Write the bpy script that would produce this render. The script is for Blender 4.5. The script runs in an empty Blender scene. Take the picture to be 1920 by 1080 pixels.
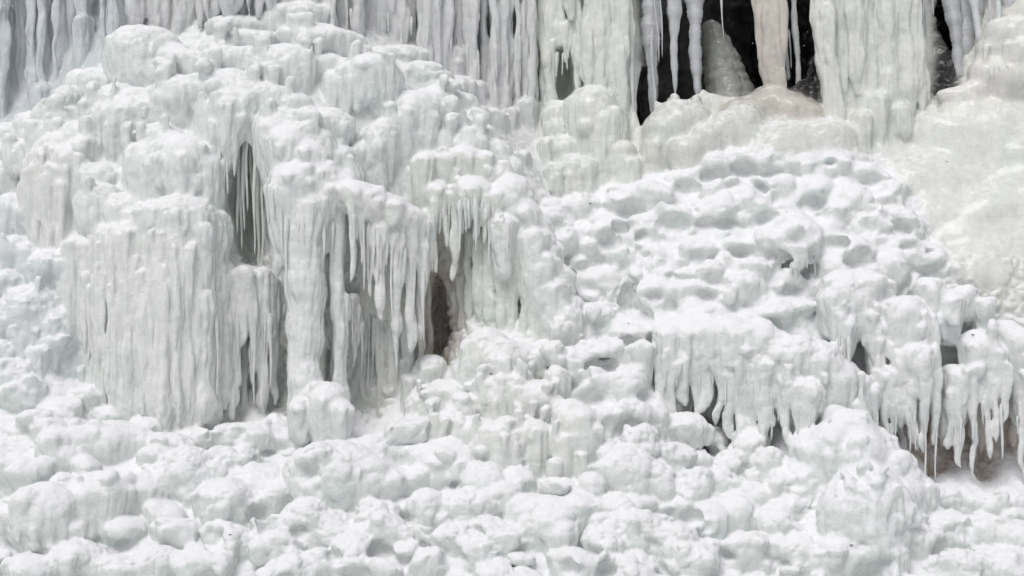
import bpy, math, random
import numpy as np

rng = np.random.default_rng(7)
random.seed(7)
SC = bpy.context.scene
COL = SC.collection

# ------------------------------------------------------------------ camera, sky, sun, exposure
DIST = 30.0                                   # metres from the camera to the plane y = 0
cam_data = bpy.data.cameras.new('camera')
cam_data.sensor_width = 36.0
cam_data.lens = 36.0 * DIST / 19.2            # 100 photo pixels are one metre at y = 0
cam_data.clip_end = 2000.0
cam = bpy.data.objects.new('camera', cam_data)
cam.location = (0, -DIST, 0)
cam.rotation_euler = (math.pi / 2, 0, 0)
COL.objects.link(cam)
SC.camera = cam

SUN_EL, SUN_AZ = 58.0, 205.0                  # azimuth clockwise from +Y
world = bpy.data.worlds.new('World')
SC.world = world
world.use_nodes = True
wn = world.node_tree.nodes
wl = world.node_tree.links
wn.clear()
wo = wn.new('ShaderNodeOutputWorld')
bg = wn.new('ShaderNodeBackground')
hs = wn.new('ShaderNodeHueSaturation')
sky = wn.new('ShaderNodeTexSky')
sky.sky_type = 'NISHITA'
sky.sun_disc = False
sky.sun_elevation = math.radians(SUN_EL)
sky.sun_rotation = math.radians(SUN_AZ)
sky.air_density = 1.0
sky.dust_density = 4.0
hs.inputs['Saturation'].default_value = 0.22  # cloud cover: an even, almost colourless sky
bg.inputs['Strength'].default_value = 0.072
wl.new(sky.outputs[0], hs.inputs['Color'])
wl.new(hs.outputs[0], bg.inputs['Color'])
wl.new(bg.outputs[0], wo.inputs['Surface'])

sd = bpy.data.lights.new('sun', 'SUN')
sd.energy = 1.3
sd.angle = math.radians(30)
sd.color = (1.0, 0.985, 0.97)
sun = bpy.data.objects.new('sun', sd)
sun.rotation_euler = (math.radians(90 - SUN_EL), 0, math.radians(180 - SUN_AZ) + math.pi * 0)
COL.objects.link(sun)
from mathutils import Vector
_d = Vector((math.sin(math.radians(SUN_AZ)) * math.cos(math.radians(SUN_EL)),
             math.cos(math.radians(SUN_AZ)) * math.cos(math.radians(SUN_EL)),
             math.sin(math.radians(SUN_EL))))
sun.rotation_euler = _d.to_track_quat('Z', 'Y').to_euler()

SC.view_settings.view_transform = 'Standard'
SC.view_settings.look = 'None'
SC.view_settings.gamma = 1.0
SC.view_settings.exposure = 0.22
SC.render.engine = 'CYCLES'
SC.cycles.max_bounces = 12
SC.cycles.diffuse_bounces = 8
SC.cycles.use_denoising = True

# ------------------------------------------------------------------ noise
_perm = np.random.default_rng(3).permutation(256).astype(np.int32)
_perm = np.concatenate([_perm, _perm, _perm])
_g = np.random.default_rng(5).normal(size=(256, 3)).astype(np.float32)
_g /= np.linalg.norm(_g, axis=1, keepdims=True)


def perlin(p):
    p = p.astype(np.float32)
    i = np.floor(p).astype(np.int32)
    f = p - i
    i &= 255
    w = f * f * f * (f * (f * 6 - 15) + 10)
    out = 0
    for dx in (0, 1):
        a = _perm[i[:, 0] + dx]
        wx = w[:, 0] if dx else 1 - w[:, 0]
        for dy in (0, 1):
            b = _perm[a + i[:, 1] + dy]
            wy = w[:, 1] if dy else 1 - w[:, 1]
            for dz in (0, 1):
                g = _g[_perm[b + i[:, 2] + dz]]
                wz = w[:, 2] if dz else 1 - w[:, 2]
                out = out + wx * wy * wz * (g[:, 0] * (f[:, 0] - dx) + g[:, 1] * (f[:, 1] - dy) + g[:, 2] * (f[:, 2] - dz))
    return out * 1.5


def knobs(p):
    """rounded knobs with creases between them: 1 on a knob, 0 in a crease"""
    p = p.astype(np.float32)
    i = np.floor(p).astype(np.int32)
    f = p - i
    i &= 255
    f1 = np.full(len(p), 9.0, np.float32)
    for dx in (-1, 0, 1):
        a = _perm[(i[:, 0] + dx) & 255]
        for dy in (-1, 0, 1):
            b = _perm[a + ((i[:, 1] + dy) & 255)]
            for dz in (-1, 0, 1):
                g = _g[_perm[b + ((i[:, 2] + dz) & 255)]] * 0.42 + 0.5
                f1 = np.minimum(f1, (g[:, 0] + dx - f[:, 0]) ** 2 + (g[:, 1] + dy - f[:, 1]) ** 2 + (g[:, 2] + dz - f[:, 2]) ** 2)
    return np.sqrt(np.clip(1 - f1 / 0.55, 0, 1))


# ------------------------------------------------------------------ photo pixel + depth -> metres
def X_(u, y):
    return (u - 960.0) / 100.0 * (DIST + y) / DIST


def Z_(v, y):
    return (540.0 - v) / 100.0 * (DIST + y) / DIST


# base slope: distance behind the plane y = 0 of the ice body, sampled along rows of the cliff
ROWS = """
-260 -150 4.0 60 3.9 200 3.6 450 3.4 700 3.4 960 3.4 1180 3.3 1350 3.3 1600 3.3 1800 3.3 2080 3.0
0 -150 3.8 60 3.7 150 3.5 230 3.0 320 2.7 450 2.4 560 2.2 660 2.9 800 3.0 960 3.0 1100 2.9 1190 3.1 1350 3.2 1500 3.2 1620 3.0 1750 3.2 1860 3.1 1920 2.7 2080 2.4
80 -150 3.6 60 3.6 150 3.3 230 2.3 330 2.0 450 1.7 560 1.5 650 1.8 760 2.6 850 2.9 1000 3.0 1150 2.9 1300 3.2 1600 3.0 1800 3.1 1920 2.4 2080 2.2
150 -150 3.7 60 3.6 110 3.2 180 1.9 260 1.5 350 1.2 500 1.0 640 1.1 750 1.5 850 2.2 920 2.8 1000 2.9 1150 2.7 1250 3.1 1400 3.1 1600 2.9 1800 2.9 1920 2.3 2080 2.0
220 -150 3.5 0 3.4 60 2.9 100 1.9 180 1.2 300 .9 450 .6 600 .6 720 .9 830 1.4 900 1.9 960 2.6 1100 2.6 1250 2.5 1450 2.5 1650 2.6 1800 2.3 1920 1.9 2080 1.7
280 -150 2.4 0 2.0 100 1.0 250 .5 400 .2 470 .9 550 .2 680 .7 800 .8 900 1.1 980 2.2 1060 2.5 1180 2.3 1300 2.1 1450 1.9 1600 2.0 1720 2.2 1800 1.9 1920 1.6 2080 1.4
360 -150 1.6 0 1.1 100 .5 250 -.1 390 -.2 435 .3 475 .9 530 -.2 620 -.2 700 .2 800 .5 900 .4 980 1.0 1030 1.8 1150 1.6 1300 1.3 1450 1.2 1600 1.3 1750 1.6 1920 1.3 2080 1.1
470 -150 .7 0 .4 80 .1 160 -.1 280 -.6 390 -.6 440 .2 475 .7 530 .0 600 .1 660 .4 740 .5 820 .9 900 .5 980 .3 1060 1.2 1150 .8 1300 .4 1450 .4 1500 .7 1600 .4 1750 .8 1850 .7 1920 .7 2080 .6
580 -150 .0 0 -.2 80 -.3 150 .1 200 -.1 300 -.5 380 -.3 450 .0 560 .2 680 .4 760 .5 820 1.2 870 .7 940 .4 1010 .2 1080 .65 1130 .45 1200 .15 1350 -.3 1500 -.3 1570 .2 1650 .2 1750 .2 1850 .4 1920 .4 2080 .3
660 -150 -.6 0 -.7 90 -.6 150 .1 200 .0 300 -.3 400 .0 500 .3 560 .3 680 .5 760 .5 820 1.0 870 .1 920 -.4 1050 -.4 1150 -.6 1220 -.5 1290 .1 1400 -.2 1520 -.5 1580 .0 1650 .0 1750 .0 1850 .0 1920 .1 2080 .1
760 -150 -1.2 0 -1.3 100 -1.3 180 -.6 250 -.4 350 -.3 500 .2 600 .4 700 .4 780 -.3 860 -.9 1000 -1.1 1150 -1.3 1220 -.8 1300 -.1 1420 -.2 1500 -.6 1570 -1.0 1640 -.1 1750 .1 1850 .1 1920 .1 2080 .1
805 -150 -1.65 0 -1.65 150 -1.5 250 -1.1 320 -.7 400 -.4 450 -.2 560 .2 700 .2 760 -.5 800 -1.1 950 -1.4 1100 -1.5 1230 -1.3 1300 -.4 1340 .0 1420 -.3 1500 -.8 1570 -1.4 1680 -.1 1760 .25 1850 .25 1920 .25 2080 .2
835 -150 -1.9 0 -1.9 150 -1.8 300 -1.6 450 -1.55 600 -1.55 700 -1.5 800 -1.5 950 -1.6 1100 -1.7 1230 -1.5 1300 -.8 1340 .0 1420 -.5 1500 -1.0 1570 -1.7 1680 -.4 1760 .3 1850 .3 1920 .3 2080 .3
888 -150 -2.25 0 -2.3 200 -2.2 400 -2.1 600 -2.0 800 -1.9 1000 -2.0 1250 -1.9 1400 -1.4 1460 -1.4 1560 -2.0 1660 -1.6 1740 .0 1830 .3 1920 .3 2080 .2
910 -150 -2.4 0 -2.5 200 -2.4 400 -2.3 600 -2.2 800 -2.1 1000 -2.2 1250 -2.1 1400 -1.7 1460 -1.6 1560 -2.2 1660 -2.0 1740 -1.1 1830 -.9 1920 -1.0 2080 -1.0
1000 -150 -3.0 200 -3.0 600 -2.9 1000 -2.9 1250 -2.8 1500 -2.5 1700 -2.2 1920 -2.0 2080 -2.0
1080 -150 -3.6 300 -3.6 700 -3.6 1100 -3.5 1500 -3.2 1750 -3.0 1920 -2.8 2080 -2.8
1250 -150 -4.7 500 -4.7 1000 -4.6 1500 -4.4 2080 -4.0
1450 -150 -6.0 500 -6.0 1000 -5.9 1500 -5.7 2080 -5.4
"""
CP = []
for line in ROWS.strip().splitlines():
    t = [float(a) for a in line.split()]
    for k in range(1, len(t), 2):
        yy = t[k + 1]
        yy -= 0.35 * math.exp(-((t[k] - 470) / 240) ** 2 - ((t[0] - 180) / 120) ** 2)      # the dome bulges forward
        yy += 0.55 * math.exp(-((t[k] - 930) / 130) ** 4 - ((t[0] - 40) / 190) ** 4)       # the wall behind stands back
        CP.append((X_(t[k], yy), Z_(t[0], yy), yy))
CP = np.array(CP)
_A = np.hypot(CP[:, None, 0] - CP[None, :, 0], CP[:, None, 1] - CP[None, :, 1])
_n = len(CP)
_M = np.zeros((_n + 1, _n + 1))
_M[:_n, :_n] = _A - 0.02 * np.eye(_n)
_M[:_n, _n] = 1
_M[_n, :_n] = 1
_W = np.linalg.solve(_M, np.concatenate([CP[:, 2], [0]]))
BX0, BX1, BZ0, BZ1, BS = -12.0, 12.0, -8.5, 8.5, 0.08
_bx = np.arange(BX0, BX1 + BS, BS)
_bz = np.arange(BZ0, BZ1 + BS, BS)
_BG = np.zeros((len(_bx), len(_bz)), np.float32)
for i, x in enumerate(_bx):
    r = np.hypot(x - CP[:, 0][:, None], _bz[None, :] - CP[:, 1][:, None])
    _BG[i] = _W[:_n] @ r + _W[_n]
_BG = np.clip(_BG, -7, 4.5)


def base_at(x, z):
    fx = np.clip((np.asarray(x) - BX0) / BS, 0, len(_bx) - 1.001)
    fz = np.clip((np.asarray(z) - BZ0) / BS, 0, len(_bz) - 1.001)
    i = fx.astype(int)
    j = fz.astype(int)
    a = fx - i
    b = fz - j
    return ((_BG[i, j] * (1 - a) + _BG[i + 1, j] * a) * (1 - b) + (_BG[i, j + 1] * (1 - a) + _BG[i + 1, j + 1] * a) * b)


def pix(u, v, dy=0.0):
    """where the photo pixel meets the base slope (moved dy metres along y)"""
    y = 0.0
    for _ in range(12):
        y = 0.5 * y + 0.5 * float(base_at(X_(u, y), Z_(v, y)))
    y += dy
    return X_(u, y), y, Z_(v, y)


# ------------------------------------------------------------------ things
THINGS = {}      # key -> dict(name, label, category, group, kind, body)


def thing(key, name, label, cat, group=None, kind=None, body='ice_body'):
    THINGS[key] = dict(name=name, label=label, cat=cat, group=group, kind=kind, body=body)


thing('wall', 'ice_wall', 'shaded grey wall of fluted ice columns at the upper left edge', 'ice wall')
thing('dome', 'frozen_cascade', 'broad glazed ice dome of stacked rounded tiers', 'frozen cascade')
thing('knobs', 'ice_mound', 'pile of round white ice knobs beside the broad glazed dome', 'ice mound')
thing('drape', 'ice_drape', 'yellowish white ice drape hanging above the pile of round ice knobs', 'ice drape')
thing('sheet', 'ice_curtain', 'widest smooth icicle curtain, fused into one pale sheet reaching the snow', 'ice curtain')
thing('pillar', 'ice_pillar', 'thick snowy ice pillar standing beside the deep slot full of icicles', 'ice pillar')
thing('fringe', 'ice_curtain', 'icicle curtain hanging under a thick rounded snow lip, right of the thick pillar', 'ice curtain')
thing('brow', 'ice_curtain', 'icicle curtain hanging from a curved brow of ice above the brown rock hollow', 'ice curtain')
thing('ridge', 'ice_ridge', 'steep knobbly ice ridge running down beside the curved brow curtain', 'ice ridge')
thing('organ', 'ice_wall', 'white wall of knobbly vertical ice columns behind the broad glazed dome', 'ice wall')
thing('tower', 'ice_column', 'tall greenish white ice column with stepped ledges next to the dark cave', 'ice column')
thing('fan', 'ice_column', 'massive fluted ice column standing between two dark cave openings', 'ice column')
thing('cavefloor', 'ice_mound', 'smooth ice hump under the cave icicles, with dripped nipples on top', 'ice mound')
thing('brown', 'ice_column', 'brownish ice column with a swollen foot inside the dark cave', 'ice column')
thing('stalag', 'stalagmite', 'dim grey ribbed ice stalagmite leaning inside the dark cave', 'stalagmite')
thing('boulder', 'ice_boulder', 'cream coloured rounded ice boulder at the upper right edge', 'ice boulder')
thing('glaze', 'ice_sheet', 'smooth cream coloured ice sheet sloping away from the massive fluted column', 'ice sheet')
thing('mound', 'snow_mound', 'large white snow covered mound pitted with small hollows', 'snow mound', body='snow_body')
thing('hang', 'ice_overhang', 'snow topped overhang with greenish icicles above the dark crack', 'ice overhang')
thing('reef', 'ice_overhang', 'jagged white overhang with long thin icicles above brown rock', 'ice overhang')
thing('hump', 'snow_hump', 'big smooth snow boulder with a scalloped icy underside', 'snow boulder', body='snow_body')
thing('steps', 'ice_steps', 'stack of rounded milky ice steps below the brown rock hollow', 'ice steps')
thing('slope', 'snow_slope', 'lumpy snow slope in front of the ice curtains', 'snow slope', kind='structure', body='snow_body')
thing('rock', 'rock_cliff', 'rock at the back of the cave, darkened in colour for its shade', 'rock', kind='structure', body='rock_face')

# zone polygons (photo pixels) that say which thing the body surface belongs to; first hit wins
ZONES = [
    ('wall', [(-200, -400), (235, -400), (235, 60), (190, 120), (120, 150), (100, 200), (30, 250), (-200, 270)]),
    ('organ', [(235, -400), (1020, -400), (1020, 350), (980, 330), (900, 250), (840, 130), (760, 80), (640, 90), (560, 5), (400, 20), (330, 60), (235, 60)]),
    ('tower', [(1020, -400), (1190, -400), (1205, 320), (1130, 345), (1000, 360)]),
    ('glaze', [(1640, 270), (1740, 190), (2200, 160), (2200, 590), (1840, 590), (1800, 520), (1740, 400)]),
    ('boulder', [(1800, -60), (2200, -60), (2200, 170), (1800, 200)]),
    ('fan', [(1500, -400), (1745, -400), (1750, 200), (1650, 290), (1560, 270)]),
    ('cavefloor', [(1190, 150), (1330, 150), (1500, 240), (1560, 285), (1400, 275), (1200, 310)]),
    ('rock', [(1190, -400), (2200, -400), (2200, 200), (1190, 200)]),
    ('knobs', [(-200, 330), (60, 330), (60, 470), (150, 470), (150, 690), (90, 740), (-200, 740)]),
    ('drape', [(30, 240), (150, 240), (230, 330), (150, 480), (60, 470)]),
    ('pillar', [(500, 200), (640, 240), (660, 340), (640, 420), (670, 840), (535, 830), (530, 520), (500, 420)]),
    ('fringe', [(640, 320), (700, 340), (810, 400), (810, 640), (770, 830), (660, 830), (640, 420)]),
    ('brow', [(770, 270), (930, 280), (990, 420), (1020, 560), (1050, 700), (1000, 700), (900, 610), (840, 700), (800, 660)]),
    ('sheet', [(140, 390), (420, 390), (540, 500), (545, 790), (420, 800), (180, 780), (140, 640)]),
    ('ridge', [(900, 290), (1010, 340), (1060, 480), (1110, 660), (1050, 700), (1000, 520), (960, 380)]),
    ('dome', [(-200, 200), (120, 130), (240, 40), (560, 0), (760, 70), (900, 230), (1000, 340), (930, 330), (800, 380), (640, 420), (500, 520), (430, 520), (390, 420), (140, 440), (-200, 330)]),
    ('steps', [(770, 660), (900, 600), (1050, 660), (1130, 760), (1110, 870), (1000, 920), (900, 850), (770, 820)]),
    ('hump', [(1460, 820), (1560, 750), (1640, 780), (1740, 930), (1720, 980), (1560, 1010), (1460, 950)]),
    ('reef', [(1530, 480), (1660, 490), (1800, 520), (1860, 590), (2200, 580), (2200, 930), (1720, 920), (1620, 780), (1600, 680), (1530, 600)]),
    ('hang', [(1220, 600), (1500, 590), (1620, 690), (1590, 780), (1480, 940), (1380, 920), (1250, 800)]),
    ('mound', [(980, 350), (1200, 300), (1400, 250), (1660, 270), (1830, 560), (1530, 640), (1300, 700), (1220, 790), (1120, 790), (1060, 640), (1030, 480)]),
]


def in_poly(u, v, poly):
    c = np.zeros(u.shape, bool)
    n = len(poly)
    for i in range(n):
        x1, y1 = poly[i]
        x2, y2 = poly[(i + 1) % n]
        cond = (y1 > v) != (y2 > v)
        xi = (x2 - x1) * (v - y1) / ((y2 - y1) if y2 != y1 else 1e-9) + x1
        c ^= cond & (u < xi)
    return c


# ------------------------------------------------------------------ primitives of the ice body
SINK = dict(slope=-.25, steps=-.1, mound=.12, knobs=0., dome=-.15, hump=0.)
BUMPS = dict(dome=.35, knobs=1.5, drape=1.2, pillar=2.5, fringe=2.5, brow=2, ridge=2.5, steps=1.4, hang=2.2, reef=2.2, hump=2, slope=1.3, mound=1.2, tower=1.2, organ=2)
PRIMS = []     # dict(kind, thing, part, ...)


TAPER = dict(dome=.22, knobs=.45, drape=.15, sheet=.10, pillar=.4, fringe=.6, brow=.45, ridge=.35, organ=.25, tower=.12, fan=.2, cavefloor=.3, brown=.1,
             boulder=.4, glaze=1.0, mound=.25, hang=.55, reef=.5, hump=.25, steps=.3, slope=.28, wall=.2)


def egg(th, part, u, vt, vb, hw, dy=0.0, k=0.07, depth=1.0, sink=None, bumps=True):
    sink = SINK.get(th, .3) if sink is None else sink
    h = (vb - vt) / 100.0
    up = min(0.45 * h, hw / 100.0 * 0.85)
    vc = vt + up * 100
    rx = hw / 100.0
    ry = depth * min(max(0.5 * (rx + 0.5 * h), 0.16), 0.75)
    _, yb, _ = pix(u, vc)
    y = yb + dy + sink * ry
    me_ = len(PRIMS)
    PRIMS.append(dict(kind='egg', th=th, part=part, c=(X_(u, y), y, Z_(vc, y)), r=(rx, ry), up=up, lo=h - up, k=k, taper=TAPER.get(th, .3)))
    nb = BUMPS.get(th, 0)
    if bumps and nb and hw > 20:
        for _ in range(int(nb * hw / 30.0 + random.random())):     # knobbly growth on the same lump
            a = random.uniform(-math.pi, 0)
            el = random.uniform(-0.5, 0.9)
            br = rx * random.uniform(.16, .36)
            zz = up * math.sin(el) if el > 0 else -(h - up) * random.random() * .6
            cc = math.cos(el) if el > 0 else 1
            PRIMS.append(dict(kind='egg', th=th, part=part, alias=me_, c=(X_(u, y) + rx * cc * math.cos(a) * .92, y + ry * cc * math.sin(a) * .92, Z_(vc, y) + zz * .95),
                              r=(br, br), up=br * .8, lo=br * random.uniform(.9, 2.2), k=0.05, taper=random.choice((1.0, .5))))


def eggs(th, part, text, **kw):
    for line in text.replace(';', '\n').split('\n'):
        t = [float(a) for a in line.split()]
        if len(t) >= 4:
            egg(th, part, *t[:5], **kw)


def front(th, u, v):
    """distance of the frontmost lump of a thing along a photo pixel, or of the slope behind"""
    best = pix(u, v)[1]
    for p in PRIMS:
        if p['kind'] != 'egg' or p['th'] != th or 'alias' in p:
            continue
        cx, cy, cz = p['c']
        rx, ry = p['r']
        dx, dz = X_(u, cy - ry) - cx, Z_(v, cy - ry) - cz
        if dz > 0:
            f, sc_ = 1 - (dz / p['up']) ** 2, 1.0
        else:
            if -dz > p['lo']:
                continue
            sc_ = 1 - p['taper'] * (-dz / p['lo']) ** 1.6
            f = 1.0
        f -= (dx / (rx * sc_)) ** 2
        if f > 0:
            best = min(best, cy - ry * sc_ * math.sqrt(f))
    return best


def rib(th, part, u, vt, vb, w0, w1, dy=0.0, u2=None, k=0.06, deep=1.0, at=None, hug=None):
    """a vertical run of frozen drip, w0 wide at the top and w1 at the bottom (half widths, px)"""
    vr = at if at is not None else vt + 0.25 * (vb - vt)
    if hug is not None:
        y = min(front(th, u, vt + a_) for a_ in (4, 14, 26)) + hug * w0 / 100.0
    else:
        _, yb, _ = pix(u, vr)
        y = yb + dy
    u2 = u if u2 is None else u2
    PRIMS.append(dict(kind='rib', th=th, part=part, a=(X_(u, y), y, Z_(vt, y)), b=(X_(u2, y), y, Z_(vb, y)),
                      r=(w0 / 100.0, w1 / 100.0), k=k, deep=deep, ph=random.random() * 100))


def ribs(th, part, text, **kw):
    for line in text.replace(';', '\n').split('\n'):
        t = [float(a) for a in line.split()]
        if len(t) >= 5:
            kk = dict(kw)
            if len(t) > 5:
                kk['dy'] = t[5]
            if len(t) > 6:
                kk['u2'] = t[6]
            rib(th, part, *t[:5], **kk)


def pit(u, v, hw, hh, dy=0.0, ry=0.3, k=0.06):
    _, yb, _ = pix(u, v)
    y = yb + dy
    PRIMS.append(dict(kind='pit', c=(X_(u, y), y, Z_(v, y)), r=(hw / 100.0, ry), up=hh / 100.0, lo=hh / 100.0, k=k))


# ---- caves
for u, v, hw, hh, y, ry in ((1265, 90, 80, 215, 4.4, 1.9), (1360, 60, 160, 250, 4.6, 2.2), (1450, 80, 90, 240, 4.6, 2.0),
                            (1760, 60, 60, 120, 4.6, 1.9), (1770, -40, 90, 120, 4.6, 1.9), (1350, -60, 190, 160, 4.7, 2.1), (1203, 210, 20, 95, 3.6, 1.6), (1230, 170, 30, 80, 3.9, 1.3)):
    PRIMS.append(dict(kind='pit', c=(X_(u, y), y, Z_(v, y)), r=(hw / 100.0, ry), up=hh / 100.0, lo=hh / 100.0, k=0.1))
# hollows between the ice
pit(1052, 145, 30, 58, 0.0, 0.55)
pit(1490, 508, 36, 20, 0.0, 0.3)
pit(468, 385, 32, 130, -0.1, 0.7)
pit(822, 600, 22, 90, 0.0, 0.6)
pit(1330, 835, 45, 30, 0.1, 0.5)
pit(1180, 555, 22, 38, 0.0, 0.35)
for u, v, hw, hh in ((1067, 515, 14, 11), (1095, 603, 12, 12), (1180, 650, 22, 14), (1140, 664, 20, 10), (1150, 708, 22, 11), (1112, 745, 16, 12), (1165, 432, 18, 9)):
    pit(u, v, hw, hh, -0.05, 0.15, 0.1)

# ---- glazed dome
eggs('dome', 'ice_bulge', """
270 42 175 78; 228 66 165 36; 300 60 150 45; 330 80 170 40; 152 128 205 36; 180 122 190 40; 215 158 245 52; 262 163 240 46; 190 165 250 40
445 28 72 62; 570 3 62 60; 520 12 60 40; 600 42 100 72; 640 55 110 50; 410 64 130 46; 480 54 92 52; 350 92 160 52; 305 105 165 36; 425 82 150 56; 470 80 150 44
530 80 195 52; 498 84 200 42; 556 100 200 40; 576 86 118 24; 612 98 150 44; 690 98 205 72; 655 128 215 28; 628 132 205 26; 672 150 220 16; 575 65 95 30
340 142 245 52; 382 134 230 40; 428 128 215 62; 310 150 240 34; 500 150 225 56; 455 150 235 50; 545 172 240 44; 430 165 320 46; 395 180 290 30; 460 185 280 36
240 178 300 46; 282 182 290 36; 200 196 300 36; 300 228 340 44; 280 262 385 50; 350 255 380 58; 322 250 370 40; 385 285 410 42; 262 275 360 30
182 303 365 42; 188 340 440 46; 235 362 430 42; 330 366 460 80; 290 378 440 50; 390 385 470 46; 150 225 300 40; 120 215 280 40; 90 198 265 42; 132 198 255 36; 60 232 300 36; 25 258 330 40; 10 300 370 36; 165 250 330 34
715 178 225 24; 735 205 300 24; 780 168 260 54; 815 160 250 40; 760 205 295 28; 850 205 290 38; 620 198 275 46; 590 196 260 30; 716 221 330 38; 700 240 345 26; 738 240 335 22; 680 262 345 32; 655 300 360 32; 632 270 340 34
760 84 122 46; 705 88 120 32; 790 112 152 46; 800 130 162 42; 825 145 190 46; 862 170 235 42; 840 165 220 34; 890 200 270 36; 842 235 290 30; 880 240 305 38; 905 232 300 34; 930 262 330 34; 955 290 360 30; 800 232 280 24
540 198 300 50; 590 236 350 46; 505 205 320 40
""")
eggs('dome', 'ice_bulge', '18 226 320 38; 58 206 300 38; 98 182 270 38; 128 160 240 32; -10 246 330 34; 40 262 330 34; 80 230 300 30; 112 204 270 26', dy=-.45)
def drapes(th, n0, wmin, wmax, ext0, ext1, seed, umax=9999, lo_=.05, hi_=.35, h0=.35, h1=.85):
    """frozen trickles running down the faces of the lumps, grown onto the same lump"""
    random.seed(seed)
    for i in range(len(PRIMS)):
        p = PRIMS[i]
        if p['kind'] != 'egg' or p['th'] != th or 'alias' in p or p['r'][0] < .22:
            continue
        cx, cy, cz = p['c']
        uu = 960 + cx * 100 * DIST / (DIST + cy)
        vv = 540 - cz * 100 * DIST / (DIST + cy)
        if uu > umax:
            continue
        for _ in range(int(n0 * p['r'][0] / .4 + random.random())):
            a = uu + random.uniform(-.85, .85) * p['r'][0] * 100
            v0 = vv + random.uniform(lo_, hi_) * (p['lo'] if lo_ > 0 else p['up']) * 100
            v1 = vv + p['lo'] * 100 * random.uniform(.5, 1.0) + random.uniform(ext0, ext1)
            w_ = random.uniform(wmin, wmax)
            rib(th, p['part'], a, v0, v1, w_, w_ * random.uniform(.3, .7), k=0.07, hug=random.uniform(h0, h1))
            PRIMS[-1]['alias'] = i


drapes('dome', 1.3, 7, 17, 0, 30, 31, lo_=.0, hi_=.5, h0=.8, h1=1.15)
ribs('dome', 'ice_drip', """
212 150 190 6 4; 425 200 300 16 5; 445 220 315 12 4; 405 230 295 14 5; 240 240 312 14 6; 205 240 305 10 4; 215 235 300 9 4; 655 150 215 8 5; 640 160 210 7 3; 715 280 365 20 8; 740 260 345 10 3
850 225 260 14 6; 815 220 265 16 5; 645 240 290 18 6; 700 300 370 14 5; 300 300 350 16 8; 345 300 380 22 14; 280 310 390 20 12
""", hug=0.45)

# ---- drape and knobs at the left
eggs('drape', 'ice_bulge', '92 268 400 42; 130 268 390 38; 110 248 330 50; 70 290 380 30; 60 330 420 26; 150 290 350 26; 80 300 460 26; 105 300 470 22; 128 310 450 20', dy=-.3)
ribs('drape', 'icicle', '72 340 470 15 11; 92 350 480 15 9; 112 350 470 13 7; 130 350 455 11 5; 148 350 440 8 4; 60 360 455 10 8', hug=0.3)
eggs('knobs', 'ice_knob', """
25 362 440 42; 50 372 432 30; 22 440 512 38; 50 455 520 22; 90 466 545 40; 122 480 565 26; 15 506 590 34; 62 534 640 52; 25 560 650 34; 100 572 690 44; 92 608 700 38; 10 578 690 28; 60 586 690 26; 25 676 745 40; 50 702 760 36; 120 610 700 34; 70 640 720 24; 5 640 700 24
8 400 470 30; 75 500 560 22; 40 610 690 22; 130 660 720 24
""")
ribs('knobs', 'icicle', '75 660 735 10 6; 100 670 735 10 5; 118 660 718 9 4; 140 640 715 10 4; 128 540 600 9 5', hug=.5)

drapes('knobs', 2.0, 5, 11, -5, 15, 33, h0=.7, h1=1.0)
drapes('drape', 4, 6, 12, 10, 50, 34)

# ---- grey wall of columns
random.seed(44)
u = -70.0
while u < 236:
    w = random.choice((6, 8, 11, 16, 24)) * random.uniform(.85, 1.2)
    bot = 265 - max(0, (u - 40)) * 0.62 + random.uniform(-35, 25)
    if random.random() < .25:
        bot -= random.uniform(50, 130)
    rib('wall', 'ice_rib', u, -200, bot, w, w * random.uniform(.35, .9), dy=random.uniform(-0.5, 0.08), u2=u + random.uniform(-14, 8), k=0.05, at=60)
    u += w * random.uniform(.9, 1.6)
eggs('wall', 'ice_bulge', '80 152 270 26; 12 8 330 22; 165 25 250 26', dy=-.15)

# ---- white wall of columns behind the dome
BOT = [(240, 45), (330, 70), (390, 35), (560, 8), (640, 70), (770, 85), (840, 150), (900, 240), (960, 320), (1010, 330)]
u = 240
while u < 1015:
    w = random.choice((6, 9, 12, 17, 23)) * random.uniform(.85, 1.2)
    b = np.interp(u, [a for a, _ in BOT], [c for _, c in BOT]) + 12
    rib('organ', 'ice_rib', u, -200, b, w, w * random.uniform(.5, .95), dy=random.uniform(-0.5, 0.02), u2=u + random.uniform(-6, 10), k=0.05, at=min(40, b))
    u += w * random.uniform(.95, 1.6)
random.seed(52)
u = 240.0
while u < 1015:                                       # a finer frosted layer between the big columns
    w = random.uniform(6, 13)
    b = np.interp(u, [a for a, _ in BOT], [c for _, c in BOT]) + random.uniform(-20, 25)
    rib('organ', 'ice_rib', u, -200, b, w, w * random.uniform(.5, 1.0), dy=random.uniform(-.2, .0), k=0.06, at=min(40, b))
    u += w * 1.3
u = 790.0
while u < 1012:                                       # columns that come down behind the dome's shoulder
    w = random.choice((8, 11, 15)) * random.uniform(.85, 1.2)
    b = np.interp(u, [790, 850, 900, 950, 1010], [120, 205, 265, 325, 350]) + random.uniform(-15, 8)
    rib('organ', 'ice_rib', u, -200, b, w, w * random.uniform(.6, 1.0), dy=random.uniform(-.85, -.5), k=0.06, at=60)
    u += w * random.uniform(1.2, 1.8)
eggs('organ', 'ice_bulge', """
805 15 130 18; 810 42 190 20; 850 80 250 34; 830 130 220 26; 870 140 260 28; 905 120 190 14; 900 150 250 18; 898 195 270 22; 925 200 300 20; 885 55 100 14; 865 10 100 14; 970 115 260 18; 990 180 300 22; 960 200 330 14; 940 210 330 16; 980 280 345 16
""", dy=-0.15)
ribs('organ', 'icicle', '704 -120 85 15 9 -0.4; 678 -120 75 11 8 -0.35; 740 -120 90 14 12 -0.4; 768 -120 100 13 12 -0.4; 660 -120 60 10 8 -0.3')

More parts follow.
